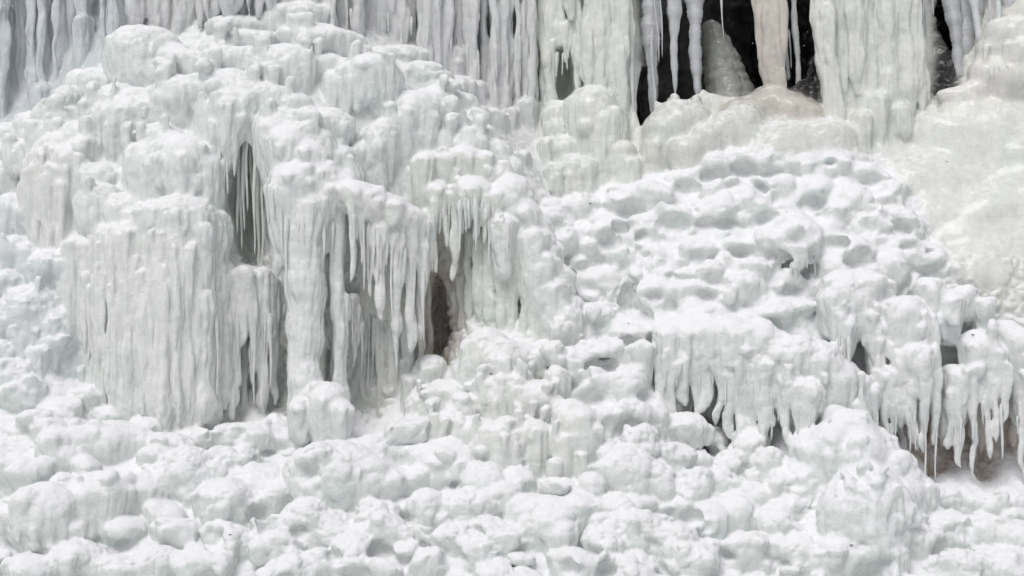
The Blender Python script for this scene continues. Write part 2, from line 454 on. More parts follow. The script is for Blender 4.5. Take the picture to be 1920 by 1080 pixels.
# ---- tall greenish tower with ledges
for u, b, w in ((1030, 320, 15), (1085, 170, 14), (1105, 190, 17), (1128, 330, 17), (1150, 335, 16), (1168, 330, 14), (1180, 315, 9), (1045, 60, 17), (1068, 40, 16), (1020, 330, 10)):
    rib('tower', 'ice_rib', u, -200, b, w, w * 0.95, dy=-0.30 + random.uniform(-0.1, 0.1), k=0.04, at=60)
eggs('tower', 'ice_ledge', """
1110 158 380 56; 1135 190 380 48; 1085 175 330 34; 1050 30 95 30; 1035 35 105 14; 1062 40 100 14; 1045 185 250 34; 1045 218 270 26; 1060 252 330 32; 1075 288 390 34; 1042 302 400 22; 1100 292 390 26; 1165 260 390 30; 1185 290 390 18; 1025 255 380 18
""", dy=-0.25)
ribs('tower', 'icicle', '1022 60 165 7 4 -0.45; 1040 80 115 7 3 -0.5; 1060 80 120 6 3 -0.5; 1090 100 160 8 5 -0.4; 1065 330 358 7 5 -0.6; 1035 335 360 7 5 -0.6; 1050 330 362 7 5 -0.6; 1090 330 352 7 5 -0.5', hug=.4)

# ---- massive fluted column
fan = [(1508, 1562, 265, 14), (1528, 1575, 272, 14), (1546, 1590, 230, 15), (1562, 1612, 275, 15), (1582, 1632, 282, 17), (1602, 1648, 285, 17), (1622, 1668, 235, 18), (1642, 1682, 225, 18), (1660, 1698, 218, 17), (1680, 1712, 212, 17), (1697, 1728, 206, 14), (1530, 1560, 200, 12), (1590, 1610, 180, 16), (1650, 1670, 190, 15), (1690, 1742, 190, 9)]
for a, b, vb, w in fan:
    rib('fan', 'ice_rib', a - 12 * 0, -200, vb, w, w * 1.05, dy=-0.35 + random.uniform(-0.14, 0.1), u2=b, k=0.04, at=120)
eggs('fan', 'ice_bulge', '1675 118 230 16; 1660 132 250 16; 1645 170 310 24; 1690 190 260 22; 1615 205 320 20', dy=-0.3, k=.12)

# ---- cave floor, brown column, stalagmite, boulder
eggs('cavefloor', 'ice_hump', '1268 184 340 50; 1240 210 340 40; 1300 192 320 44; 1265 176 210 9; 1306 176 210 11; 1225 255 340 26', dy=-0.3, k=.14)
eggs('cavefloor', 'ice_hump', '1390 194 320 38; 1358 206 320 36; 1325 225 320 40; 1285 250 330 40', dy=-0.45, k=.1)
eggs('cavefloor', 'ice_hump', '1470 226 340 85; 1555 222 340 55', dy=-0.02, k=.3)
eggs('brown', 'ice_foot', '1445 158 300 44; 1480 172 300 46; 1405 176 300 40; 1515 190 300 28; 1375 190 280 30', dy=-0.02, k=.2)
for a_, b_, w0_, w1_, vb_ in ((1408, 1440, 20, 10, 180), (1424, 1450, 20, 14, 190), (1444, 1464, 17, 12, 188), (1398, 1424, 16, 5, 110), (1456, 1470, 12, 9, 180), (1434, 1458, 14, 13, 190)):
    rib('brown', 'ice_shaft', a_, -200, vb_, w0_, w1_, dy=-0.05 + random.uniform(-.08, .05), u2=b_, at=190, k=0.05)
for i in range(9):
    f = i / 8
    y = 3.9 - 0.5 * f
    uu, vv, ww = 1338 + 36 * f, 62 + 140 * f, 28 + 30 * f
    PRIMS.append(dict(kind='egg', th='stalag', part='ice_ring', c=(X_(uu, y), y, Z_(vv, y)), r=(ww / 100, ww / 100), up=.26, lo=.3, k=0.04))
eggs('boulder', 'ice_bulge', '1895 28 110 56; 1862 64 150 36; 1925 60 150 50; 1850 105 180 40; 1890 105 190 44; 1950 110 190 50; 1830 150 185 34; 1780 165 195 26; 1810 165 195 26', dy=-0.3, k=.16)
ribs('boulder', 'ice_drip', '1852 90 145 8 4 -0.7; 1870 90 140 8 4 -0.7; 1890 85 140 9 5 -0.75; 1905 85 130 8 4 -0.75', hug=.4)
eggs('glaze', 'ice_swell', '1850 190 330 130; 1940 330 480 120; 1840 480 600 80; 1910 545 640 60; 1760 300 420 90', dy=0.22, k=0.4, depth=0.5)

# ---- the widest curtain
eggs('sheet', 'ice_bulge', """
290 406 800 108 .15; 225 410 785 52 .0; 340 424 800 60 -.05; 385 446 785 40 .05; 180 440 770 26 .2; 150 440 640 26; 132 462 590 24; 255 408 560 60 -.2; 320 422 540 50 -.25; 450 494 600 56; 490 505 600 38; 415 480 640 30; 425 510 620 30; 285 470 640 40 -.15
""", k=0.12)
random.seed(77)
u = 184.0
while u < 400:
    w = random.choice((5, 6, 8, 10, 15)) * random.uniform(.8, 1.2)
    rib('sheet', 'ice_rib', u, random.uniform(430, 560), random.uniform(785, 815), w, w * random.uniform(.6, 1.1), k=0.05, hug=random.uniform(.1, .8), deep=1.3)
    u += w * random.uniform(1.0, 1.9)
ribs('sheet', 'ice_rib', '178 520 700 8 4; 168 540 690 8 3; 188 500 760 8 5; 160 520 660 9 4', k=.05, hug=.3)
ribs('sheet', 'icicle', """
405 520 790 14 9; 422 520 770 11 8; 436 520 785 12 7; 455 520 650 20 11; 458 600 788 11 6; 474 520 720 13 6; 492 520 785 19 9; 512 530 760 12 5; 502 520 650 14 10; 446 520 720 11 4
""", k=0.05, hug=.3)

# ---- the thick pillar
eggs('pillar', 'snow_lump', """
515 215 360 34; 545 232 400 48; 580 262 400 42; 605 300 400 36; 560 300 430 52; 620 330 410 30; 535 330 470 36; 590 350 470 40; 575 380 500 44; 640 320 380 30; 615 475 530 22; 605 490 570 20
""", dy=-0.35, k=0.09)
ribs('pillar', 'ice_shaft', """
522 330 520 14 9 -0.7; 548 380 560 22 14 -0.8; 572 400 815 34 28 -0.85; 560 470 800 22 18 -0.85; 588 480 780 20 12 -0.85; 636 400 800 12 11 -0.75; 626 430 600 12 6 -0.75; 645 560 790 10 8 -0.7; 606 400 480 14 6 -0.7
""", k=0.07, at=560)
eggs('pillar', 'ice_lump', '615 716 835 40; 640 750 835 22; 590 720 800 26; 565 745 830 24', dy=-1.5)

# ---- curtain under the thick snow lip
eggs('fringe', 'snow_lump', '690 346 420 46; 725 362 440 46; 755 380 450 44; 778 398 455 30; 795 432 520 22; 765 430 500 30; 665 338 400 36; 712 400 470 40; 740 420 490 40', dy=-0.75, k=0.08)
ribs('fringe', 'icicle', """
714 430 600 18 7 -1.0; 726 540 820 10 8 -0.95; 744 430 640 13 9 -1.02; 746 600 800 9 8 -0.95; 770 440 660 14 9 -1.05; 776 600 800 11 9 -0.95; 790 470 640 12 7 -1.05; 760 500 780 8 6 -0.95; 696 440 560 9 3 -0.9; 678 400 500 8 3 -0.9; 660 380 530 9 4 -0.8; 735 700 822 9 9 -0.95; 757 680 800 8 8 -0.95
""", k=0.07, hug=.35)
random.seed(5)
for u in range(590, 800, 13):
    if u < 800:
        rib('fringe' if u > 655 else 'pillar', 'ice_rib', u + random.uniform(-4, 4), random.uniform(430, 520), random.uniform(770, 835), random.uniform(5, 12), random.uniform(4, 9), dy=random.uniform(-.12, .1), k=.06, at=680)
eggs('fringe', 'ice_knob', '663 548 640 13; 665 590 650 18', dy=-0.4)
rib('fringe', 'icicle', 661, 610, 690, 7, 3, dy=-0.4, at=600)

# ---- curved brow
eggs('brow', 'snow_lump', '800 282 420 26; 790 290 400 20; 838 276 380 34; 870 270 370 36; 905 280 380 36; 935 302 410 36; 955 330 440 30; 885 330 400 40; 920 350 420 36; 820 340 440 24', dy=-0.35, k=0.08)
ribs('brow', 'icicle', """
815 380 510 9 5 -0.5; 802 400 480 10 5 -0.45; 835 370 470 9 3 -0.6; 850 370 525 9 6 -0.62; 866 370 440 8 3 -0.6; 893 370 455 13 4 -0.65; 878 370 430 8 3 -0.6; 912 370 460 8 3 -0.6; 935 370 460 14 7 -0.65; 950 380 500 10 4 -0.6
""", k=0.06, hug=.35)
ribs('brow', 'ice_rib', """
880 440 600 14 8 -0.15; 900 440 600 15 12 -0.2; 920 440 620 16 12 -0.25; 942 440 650 18 8 -0.3; 962 450 640 16 8 -0.3; 985 450 690 16 8 -0.35; 1005 480 700 14 10 -0.4; 868 520 640 12 12 0.0; 1020 540 690 12 8 -0.35
""", k=0.07, at=560)
eggs('ridge', 'ice_knob', """
960 330 460 36; 985 370 520 34; 1000 420 580 34; 1020 470 620 34; 1040 520 650 34; 1062 570 660 26; 1045 595 650 18; 975 340 420 30; 1010 400 480 26; 1030 450 540 24; 1052 500 590 26; 1075 560 640 18; 945 400 520 24; 1040 640 690 22
""", dy=-0.6, k=0.1)

# ---- milky steps
eggs('steps', 'ice_step', """
790 735 850 34; 772 778 855 32; 815 780 860 34; 840 770 850 30; 770 700 790 20; 910 615 740 54; 940 630 740 48; 890 655 760 42; 975 640 730 30; 1005 655 720 24; 960 685 780 40; 925 700 790 40; 805 666 760 32; 840 708 800 46; 800 720 800 30; 870 740 830 30; 1003 714 800 46; 975 720 790 30; 1045 690 760 26; 1035 740 800 28; 955 782 900 46; 985 778 880 40; 920 790 880 40; 1010 790 910 26; 1075 752 860 44; 1090 780 870 36; 890 780 850 36; 1060 800 880 30; 930 720 800 30; 845 760 830 26; 1020 800 880 20
""", dy=-0.2, k=0.06)
drapes('steps', 2.0, 5, 11, -5, 12, 35, lo_=.1, hi_=.4, h0=.7, h1=1.0)
eggs('steps', 'ice_flake', '868 745 825 16; 1065 810 900 14; 1090 840 900 12; 1040 860 905 14', dy=-0.25)
ribs('steps', 'icicle', '995 850 920 9 6 -0.6; 815 780 815 6 4 -0.5; 830 785 820 7 4 -0.5; 1058 830 900 8 4 -0.35', hug=.4)

# ---- the pitted snow mound: traced lumps, the rest scattered below
eggs('mound', 'snow_lump', '1482 406 500 60; 1455 418 492 36; 1512 414 488 32', dy=-.4, k=.14)
eggs('mound', 'snow_lump', """
1052 424 478 42; 1140 414 458 36; 1172 434 468 22; 1320 384 425 32; 1352 366 425 34; 1402 354 418 28; 1480 408 500 62; 1450 420 490 36; 1510 415 480 30; 1225 520 605 30; 1205 530 600 22; 1120 570 625 40; 1085 535 585 36; 1130 632 690 44; 1180 610 640 40; 1250 590 640 40; 1310 575 640 50; 1110 690 740 40; 1170 690 760 40; 1085 650 710 36; 1200 640 740 24; 1140 760 800 40; 1180 745 810 42; 1225 745 830 30; 1110 780 840 36; 1070 655 720 26
1440 280 330 40; 1390 276 320 40; 1500 278 330 46; 1560 285 340 44; 1620 300 350 40; 1340 290 340 40; 1290 310 360 40; 1460 320 370 36; 1530 330 380 40; 1600 345 400 40; 1570 375 425 30; 1430 375 425 28; 1470 370 420 26; 1655 350 400 34; 1690 390 440 34; 1640 410 460 34; 1700 440 500 34; 1740 455 520 34; 1670 470 540 36; 1600 440 500 40; 1620 490 560 40; 1570 480 540 36; 1230 340 390 36; 1180 355 400 40; 1260 380 430 40; 1210 400 450 36
1090 360 400 40; 1040 370 410 34
""", dy=-0.1, k=.14)

# ---- overhangs
eggs('hang', 'snow_lump', """
1252 608 720 28; 1285 602 720 34; 1330 594 690 42; 1375 592 690 44; 1420 600 700 44; 1460 620 740 46; 1495 628 740 34; 1440 640 750 44; 1535 640 770 42; 1575 676 790 40; 1555 660 780 36; 1600 700 790 24; 1400 650 740 36; 1310 640 720 34; 1270 650 730 24; 1360 640 720 36; 1480 690 790 36; 1510 700 800 36
""", dy=-0.55, k=0.08)
ribs('hang', 'icicle', """
1240 680 800 12 7 -1.0; 1262 690 780 11 5 -0.9; 1285 680 760 13 8 -0.95; 1305 690 800 10 5 -0.9; 1322 680 770 12 8 -0.9; 1345 680 800 11 6 -0.95; 1366 680 820 12 8 -0.95; 1390 690 830 14 8 -1.0; 1412 690 840 14 8 -1.0; 1432 700 900 14 8 -1.05; 1452 700 800 12 6 -1.0; 1475 720 830 12 6 -1.0; 1498 730 850 12 5 -1.0; 1520 740 830 10 5 -1.0; 1425 790 820 9 7 -1.0
""", k=0.08, hug=.35)
random.seed(6)
for u in range(1240, 1500, 15):
    rib('hang', 'ice_rib', u + random.uniform(-5, 5), random.uniform(690, 730), random.uniform(780, 850), random.uniform(6, 12), random.uniform(4, 8), dy=random.uniform(-.2, .05), k=.07, at=760)
eggs('hang', 'ice_lump', '1405 800 930 34; 1375 840 930 26; 1440 840 950 28; 1360 860 920 18; 1350 880 920 20; 1460 880 960 24; 1290 770 850 40; 1340 800 860 26', dy=-0.5)
eggs('reef', 'snow_lump', """
1582 506 620 48; 1560 540 640 28; 1622 500 590 40; 1600 530 640 40; 1690 552 720 46; 1670 556 700 24; 1720 575 710 30; 1740 590 700 22; 1664 518 562 16; 1748 518 610 34; 1778 538 650 30; 1808 530 600 22; 1840 556 640 24; 1640 600 700 24; 1580 580 680 30; 1665 680 780 24; 1642 690 770 12; 1620 704 790 14; 1632 724 800 12; 1790 685 800 32; 1812 690 780 20; 1830 620 710 34; 1862 640 760 26; 1900 610 720 36; 1885 600 660 30; 1915 690 800 24; 1940 620 740 40; 1720 640 760 36; 1850 690 780 22; 1770 740 820 20
""", dy=-0.7, k=0.07)
ribs('reef', 'icicle', """
1575 590 670 9 4 -1.0; 1590 610 700 8 4 -0.9; 1560 600 680 8 3 -0.9; 1622 740 840 8 4 -1.0; 1640 740 850 7 4 -1.0; 1665 740 870 9 5 -1.05; 1690 660 800 16 9 -1.05; 1712 660 830 17 9 -1.1; 1735 660 850 13 6 -1.05; 1700 760 840 11 6 -1.05; 1752 700 830 10 5 -1.0; 1756 800 905 8 3 -1.0; 1782 740 840 12 7 -1.05; 1800 760 880 9 4 -1.0; 1826 690 900 10 4 -1.0; 1850 720 860 9 4 -1.0; 1866 720 830 9 4 -1.0; 1885 690 800 10 4 -1.0; 1905 740 880 9 4 -1.0; 1922 740 900 10 5 -1.0; 1650 640 740 9 5 -1.0; 1678 760 820 7 3 -1.0; 1722 760 845 8 4 -1.0
""", k=0.07, hug=.35)
for u in range(1625, 1990, 17):
    rib('reef', 'ice_rib', u + random.uniform(-6, 6), random.uniform(690, 760), random.uniform(800, 880), random.uniform(6, 13), random.uniform(3, 7), dy=random.uniform(-.55, -.1), k=.07, at=800)
drapes('reef', 2.2, 6, 13, 15, 70, 38, lo_=.3, hi_=.8, h0=.4, h1=.9)
drapes('hang', 1.6, 6, 12, 10, 60, 39, lo_=.4, hi_=.8, h0=.4, h1=.9)
eggs('hump', 'snow_lump', '1585 764 900 40; 1555 790 930 40; 1518 812 985 40; 1615 815 960 52; 1690 880 985 36; 1655 845 960 44; 1495 865 980 26', dy=-0.25, k=0.12)
eggs('hump', 'snow_lump', '1635 806 960 40; 1672 846 975 42; 1712 892 995 40; 1600 785 930 40', dy=-0.15, k=0.14)
eggs('hump', 'snow_lump', '1600 898 1012 52; 1652 892 1012 52; 1572 925 1005 30; 1625 886 1012 60; 1690 905 1005 34', dy=-0.4, k=0.25, bumps=False)
drapes('hump', 3, 5, 12, -8, 4, 37, lo_=.35, hi_=.65, h0=.5, h1=.9)
ribs('hump', 'ice_drip', '1565 960 1005 10 7; 1585 960 1010 11 7; 1607 960 1008 10 6; 1628 965 1010 12 8; 1648 960 1008 10 6', hug=.5)

# ---- the front slope: traced shelves and knobs
eggs('slope', 'snow_shelf', """
515 780 872 44; 620 830 965 84; 580 840 950 50; 690 850 965 56; 730 870 960 40; 815 846 935 32; 865 850 935 32; 840 820 900 50; 905 868 960 40; 575 936 1030 44; 625 960 1030 30; 520 985 1060 50; 715 958 1035 42; 752 978 1040 28; 850 984 1045 36; 880 985 1040 30; 920 968 1050 32; 800 920 1005 36; 870 918 990 44; 665 1000 1070 42; 550 1045 1110 50; 480 880 960 40; 510 900 970 40; 780 870 930 40; 940 900 960 40; 960 880 945 26; 900 920 980 30
85 908 1030 66; 55 930 1025 40; 190 884 995 66; 155 900 990 40; 225 890 990 40; 280 888 980 36; 232 968 1025 38; 330 968 1020 42; 350 838 960 54; 385 850 940 40; 320 860 950 36; 422 900 1005 48; 395 905 990 34; 200 788 870 56; 155 800 870 40; 290 838 885 38; 420 838 910 42; 110 808 875 42; 70 768 810 38; 110 768 800 24; 30 720 770 34; 165 720 780 32; 150 1016 1080 54; 290 1026 1090 46; 380 1026 1090 54; 435 990 1075 36; 40 858 920 42; 20 930 990 36; 460 935 1010 30; 240 800 860 40; 320 810 870 46; 360 800 850 40; 440 800 860 44; 480 790 860 36; 60 1040 1100 50; 220 1040 1100 44; 120 740 790 34; 210 760 810 36; 270 780 830 40
1030 935 1020 48; 990 930 1010 40; 1050 972 1050 36; 1085 926 1015 32; 1115 930 1015 22; 1155 928 990 34; 1175 838 935 54; 1105 890 960 28; 1230 858 965 36; 1290 878 965 46; 1350 882 950 46; 1200 798 870 38; 1135 820 880 30; 1260 830 880 40; 1310 850 900 40; 1060 900 960 26; 975 880 945 28; 1000 960 1030 36; 940 980 1060 40; 1140 990 1060 36; 1200 960 1040 44; 1260 980 1060 44; 1320 940 1010 40; 1380 930 1000 40; 1300 1020 1090 50; 1400 1000 1070 44; 1450 960 1020 40; 1180 1050 1110 40; 1080 1030 1100 44; 1500 1000 1060 50; 1560 1010 1080 50; 1620 1000 1070 44; 1715 978 1075 38; 1740 990 1080 30; 1760 910 970 46; 1800 905 960 44; 1850 920 980 46; 1900 915 980 40; 1770 960 1030 50; 1840 970 1040 50; 1900 980 1050 46; 1660 1020 1090 40; 1790 1030 1100 50; 1870 1030 1100 50; 1480 930 980 36; 1420 900 960 36; 1340 930 980 34
""", k=.06)
eggs('slope', 'snow_shelf', '755 806 890 52; 705 815 890 44; 665 822 890 40; 800 822 890 40', dy=-.1, k=.12)
ribs('slope', 'ice_drip', '345 920 965 9 5; 362 925 955 8 4; 395 960 1015 11 6; 420 960 1005 14 6; 70 990 1030 9 7; 95 990 1030 9 7; 115 985 1022 8 6; 45 985 1020 8 6; 565 905 940 7 4; 735 915 955 8 5', hug=.5)

# scattered smaller lumps between the traced ones
def scatter(th, part, poly, n, mind, s0, s1, dy=-0.02, asp=1.25, k=0.06):
    us = [p[0] for p in poly]
    vs = [p[1] for p in poly]
    pts = []
    tries = 0
    while len(pts) < n and tries < n * 60:
        tries += 1
        a, b = random.uniform(min(us), max(us)), random.uniform(min(vs), max(vs))
        if not in_poly(np.array([a]), np.array([b]), poly)[0]:
            continue
        if any((a - c) ** 2 + ((b - d) * 1.5) ** 2 < mind * mind for c, d in pts):
            continue
        pts.append((a, b))
        w = s0 + (s1 - s0) * random.random() ** 2.0
        egg(th, part, a, b, b + w * asp * random.uniform(0.8, 1.3), w, dy=dy + random.uniform(-.08, .08), k=k)


scatter('mound', 'snow_lump', [(1020, 370), (1200, 330), (1400, 270), (1640, 280), (1780, 480), (1560, 500), (1500, 590), (1240, 600), (1060, 600)], 120, 38, 14, 40, k=.12)
scatter('slope', 'snow_knob', [(1000, 900), (1240, 800), (1420, 920), (1560, 1000), (1740, 920), (1990, 920), (1990, 1150), (900, 1150)], 160, 36, 14, 40)
scatter('slope', 'snow_knob', [(-40, 740), (180, 760), (500, 800), (900, 850), (1000, 1000), (900, 1150), (-40, 1150)], 120, 44, 14, 42)

# hollows melted out under the caps of the slope and the mound
random.seed(91)
for p in list(PRIMS):
    if p['kind'] != 'egg' or p['th'] not in ('slope', 'mound') or 'alias' in p:
        continue
    uu = 960 + p['c'][0] * 100 * DIST / (DIST + p['c'][1])
    if random.random() < (.6 if p['th'] == 'mound' else .95 if uu < 480 else .82):
        continue
    cx, cy, cz = p['c']
    rx = p['r'][0]
    if not .15 < rx < .6:
        continue
    z = cz - p['lo'] * random.uniform(.75, .95)
    x = cx + rx * random.uniform(-.3, .3)
    yf = cy - p['r'][1]
    yf = front(p['th'], 960 + x * 100 * DIST / (DIST + yf), 540 - z * 100 * DIST / (DIST + yf))
    ry = random.uniform(.14, .24)
    PRIMS.append(dict(kind='pit', c=(x, yf - .12 * ry, z), r=(rx * (random.uniform(.5, .85) if p['th'] == 'mound' else random.uniform(.4, .7)), ry),
                      up=rx * random.uniform(.32, .5), lo=rx * random.uniform(.3, .5), k=0.11))

# ------------------------------------------------------------------ distance field -> surface, in slabs
H = 0.029
GX = np.arange(-11.3, 11.3, H, dtype=np.float32)
GY = np.arange(-5.4, 7.4, H, dtype=np.float32)
GZ = np.arange(-6.1, 6.9, H, dtype=np.float32)
NX, NY, NZ = len(GX), len(GY), len(GZ)
bgrid = base_at(GX[:, None], GZ[None, :]).astype(np.float32)
gx, gz = np.gradient(bgrid, H)
bslope = 1.0 / np.sqrt(1 + np.clip(gx * gx + gz * gz, 0, 6)).astype(np.float32)

for p in PRIMS:
    if p['kind'] in ('egg', 'pit'):
        c, r = p['c'], p['r']
        p['lo3'] = (c[0] - r[0], c[1] - r[1], c[2] - p['lo'])
        p['hi3'] = (c[0] + r[0], c[1] + r[1], c[2] + p['up'])
    else:
        a, b = p['a'], p['b']
        R = max(p['r']) * 1.25
        p['lo3'] = (min(a[0], b[0]) - R, a[1] - R, b[2] - 0.05)
        p['hi3'] = (max(a[0], b[0]) + R, a[1] + R, a[2] + R)


def span(lo, hi, pad, g0, n):
    i0 = int(max(0, math.floor((lo - pad - g0) / H)))
    i1 = int(min(n, math.ceil((hi + pad - g0) / H) + 1))
    return i0, i1


def field(x0, x1):
    d = ((bgrid[x0:x1, None, :] - GY[None, :, None]) * bslope[x0:x1, None, :]).astype(np.float32)
    lab = np.full(d.shape, -1, np.int16)
    for pi in ORDER:
        p = PRIMS[pi]
        pad = p['k'] + 3 * H
        i0, i1 = span(p['lo3'][0], p['hi3'][0], pad, GX[0], NX)
        i0, i1 = max(i0, x0), min(i1, x1)
        if i0 >= i1:
            continue
        j0, j1 = span(p['lo3'][1], p['hi3'][1], pad, GY[0], NY)
        k0, k1 = span(p['lo3'][2], p['hi3'][2], pad, GZ[0], NZ)
        if j0 >= j1 or k0 >= k1:
            continue
        x = GX[i0:i1][:, None, None]
        y = GY[j0:j1][None, :, None]
        z = GZ[k0:k1][None, None, :]
        if p['kind'] in ('egg', 'pit'):
            cx, cy, cz = p['c']
            rx, ry = p['r']
            dz = z - cz
            tp = p.get('taper', 1.0)
            rz = np.where(dz > 0, p['up'], p['lo'])
            if tp >= 1.0:
                q = ((x - cx) / rx) ** 2 + ((y - cy) / ry) ** 2 + (dz / rz) ** 2
                q2 = ((x - cx) / rx ** 2) ** 2 + ((y - cy) / ry ** 2) ** 2 + (dz / rz ** 2) ** 2
            else:                                  # a rounded cap on a face that drops steeply
                dn = np.clip(-dz / p['lo'], 0, 1)
                sc_ = 1 - tp * dn ** 1.6
                up_ = np.maximum(dz, 0) / p['up']
                q = (((x - cx) / rx) ** 2 + ((y - cy) / ry) ** 2) / sc_ ** 2 + up_ ** 2
                q2 = (((x - cx) / rx ** 2) ** 2 + ((y - cy) / ry ** 2) ** 2) / sc_ ** 4 + (up_ / p['up']) ** 2
            k0_ = np.sqrt(q)
            e = k0_ * (k0_ - 1) / np.maximum(np.sqrt(q2), 1e-4)
            if tp < 1.0:
                kk = 0.12
                fb = -dz - p['lo']
                hh = np.maximum(kk - np.abs(e - fb), 0) / kk
                e = np.maximum(e, fb) + hh * hh * kk * 0.25
        else:
            a, b = p['a'], p['b']
            L = a[2] - b[2]
            t = np.clip((a[2] - z) / L, 0, 1)
            ph = p['ph']
            r0, r1 = p['r']
            rad = r0 + (r1 - r0) * t ** 0.8
            rad = rad * (1 + 0.12 * np.sin(z * 3.3 + ph) + 0.07 * np.sin(z * 7.1 + ph * 3.1) + 0.015 * np.sin(z * 23 + ph * 1.7))
            rad = rad * np.clip((1 - t) / 0.12 * 0.75 + 0.25, 0.25, 1) ** 0.7
            cx = a[0] + (b[0] - a[0]) * t + 0.02 * np.sin(z * 3.1 + ph) + 0.012 * np.sin(z * 8 + ph * 2)
            cy = a[1] + 0.02 * np.cos(z * 2.7 + ph)
            e = np.sqrt((x - cx) ** 2 + ((y - cy) / p['deep']) ** 2) - rad
            e = np.maximum(e, b[2] - z)
            e = np.where(z > a[2], np.sqrt(np.maximum(e + rad, 0) ** 2 + (z - a[2]) ** 2) - rad, e)
        s = np.s_[i0 - x0:i1 - x0, j0:j1, k0:k1]
        dd = d[s]
        k = p['k']
        if p['kind'] == 'pit':
            e = -e
            h = np.maximum(k - np.abs(dd - e), 0) / k
            d[s] = np.maximum(dd, e) + h * h * k * 0.25
        else:
            l = lab[s]
            l[e < dd] = p.get('alias', pi)
            h = np.maximum(k - np.abs(dd - e), 0) / k
            d[s] = np.minimum(dd, e) - h * h * k * 0.25
    return d, lab


LATE_PITS = [i for i, p in enumerate(PRIMS) if p['kind'] == 'pit' and p['c'][1] < 3.0]
CAVE_PITS = [i for i, p in enumerate(PRIMS) if p['kind'] == 'pit' and p['c'][1] >= 3.0]
SOLID = [i for i, p in enumerate(PRIMS) if p['kind'] != 'pit']
EARLY = [i for i in SOLID if PRIMS[i]['th'] in ('mound', 'slope', 'dome')]
LATE = [i for i in SOLID if PRIMS[i]['th'] not in ('mound', 'slope', 'dome')]
ORDER = CAVE_PITS + EARLY + LATE_PITS + LATE

V_, Q_, L_ = [], [], []
STEP = 60
keys_all = []
for xs in range(0, NX - 1, STEP):
    xe = min(xs + STEP + 2, NX)       # cells xs .. xe-2, one more than this slab's own
    d, lab = field(xs, xe)
    neg = d < 0
    n = np.zeros((d.shape[0] - 1, NY - 1, NZ - 1), np.int8)
    for a in (0, 1):
        for b in (0, 1):
            for c in (0, 1):
                n += neg[a:neg.shape[0] - 1 + a, b:NY - 1 + b, c:NZ - 1 + c]
    act = np.argwhere((n > 0) & (n < 8)).astype(np.int32)
    if len(act) == 0:
        continue
    A0, A1, A2 = act[:, 0], act[:, 1], act[:, 2]
    corner = {}
    for a in (0, 1):
        for b in (0, 1):
            for c in (0, 1):
                corner[a, b, c] = d[A0 + a, A1 + b, A2 + c]
    acc = np.zeros((len(act), 3), np.float32)
    cnt = np.zeros(len(act), np.float32)
    for ax in range(3):
        for b in (0, 1):
            for c in (0, 1):
                o0 = [b, c]
                o0.insert(ax, 0)
                o1 = [b, c]
                o1.insert(ax, 1)
                f0, f1 = corner[tuple(o0)], corner[tuple(o1)]
                m = (f0 < 0) != (f1 < 0)
                t = np.where(m, f0 / np.where(m, f0 - f1, 1), 0)
                pos = np.zeros((len(act), 3), np.float32)
                pos[:] = o0
                pos[:, ax] += t
                acc += pos * m[:, None]
                cnt += m
    acc /= cnt[:, None]
    vert = np.stack([GX[0] + (A0 + xs + acc[:, 0]) * H, GY[0] + (A1 + acc[:, 1]) * H, GZ[0] + (A2 + acc[:, 2]) * H], 1)
    # label of the deepest corner
    best = np.full(len(act), 1e9, np.float32)
    bl = np.full(len(act), -1, np.int16)
    for (a, b, c), f in corner.items():
        m = f < best
        best = np.where(m, f, best)
        bl = np.where(m, lab[A0 + a, A1 + b, A2 + c], bl)
    key = ((A0.astype(np.int64) + xs) * NY + A1) * NZ + A2
    V_.append(vert)
    L_.append(bl)
    keys_all.append(key)
    # quads around each crossed grid edge
    own = min(xs + STEP, NX) - xs
    for ax in range(3):
        s0 = [slice(None)] * 3
        s1 = [slice(None)] * 3
        s0[ax] = slice(0, -1)
        s1[ax] = slice(1, None)
        e0, e1 = neg[tuple(s0)], neg[tuple(s1)]
        x = np.argwhere(e0 != e1).astype(np.int64)
        if len(x) == 0:
            continue
        o = [i for i in range(3) if i != ax]
        ok = (x[:, o[0]] > 0) & (x[:, o[1]] > 0)
        lim = [d.shape[0] - 1, NY - 1, NZ - 1]
        ok &= (x[:, o[0]] < lim[o[0]]) & (x[:, o[1]] < lim[o[1]])
        if ax == 0:
            ok &= x[:, 0] < own
        else:
            ok &= (x[:, 0] >= 1) & (x[:, 0] <= own)
        x = x[ok]
        fl = e0[x[:, 0], x[:, 1], x[:, 2]]

        def K(da, db):
            y = x.copy()
            y[:, o[0]] -= da
            y[:, o[1]] -= db
            return ((y[:, 0] + xs) * NY + y[:, 1]) * NZ + y[:, 2]
        q = np.stack([K(1, 1), K(0, 1), K(0, 0), K(1, 0)], 1)
        if ax == 1:
            fl = ~fl
        q[~fl] = q[~fl][:, ::-1]
        Q_.append(q)
    del d, lab, neg, n
keys = np.concatenate(keys_all)
verts = np.concatenate(V_)
labs = np.concatenate(L_)
keys, first = np.unique(keys, return_index=True)
verts, labs = verts[first], labs[first]
quads = np.concatenate(Q_)
idx = np.searchsorted(keys, quads)
idx = np.clip(idx, 0, len(keys) - 1)
good = (keys[idx] == quads).all(1)
quads = idx[good].astype(np.int32)
print('surface', len(verts), len(quads))


def normals(vs, q):
    a = vs[q[:, 2]] - vs[q[:, 0]]
    b = vs[q[:, 3]] - vs[q[:, 1]]
    fn = np.cross(a, b)
    out = np.zeros_like(vs)
    for c in range(4):
        for k in range(3):
            out[:, k] += np.bincount(q[:, c], weights=fn[:, k], minlength=len(vs))
    return out / np.maximum(np.linalg.norm(out, axis=1, keepdims=True), 1e-9)


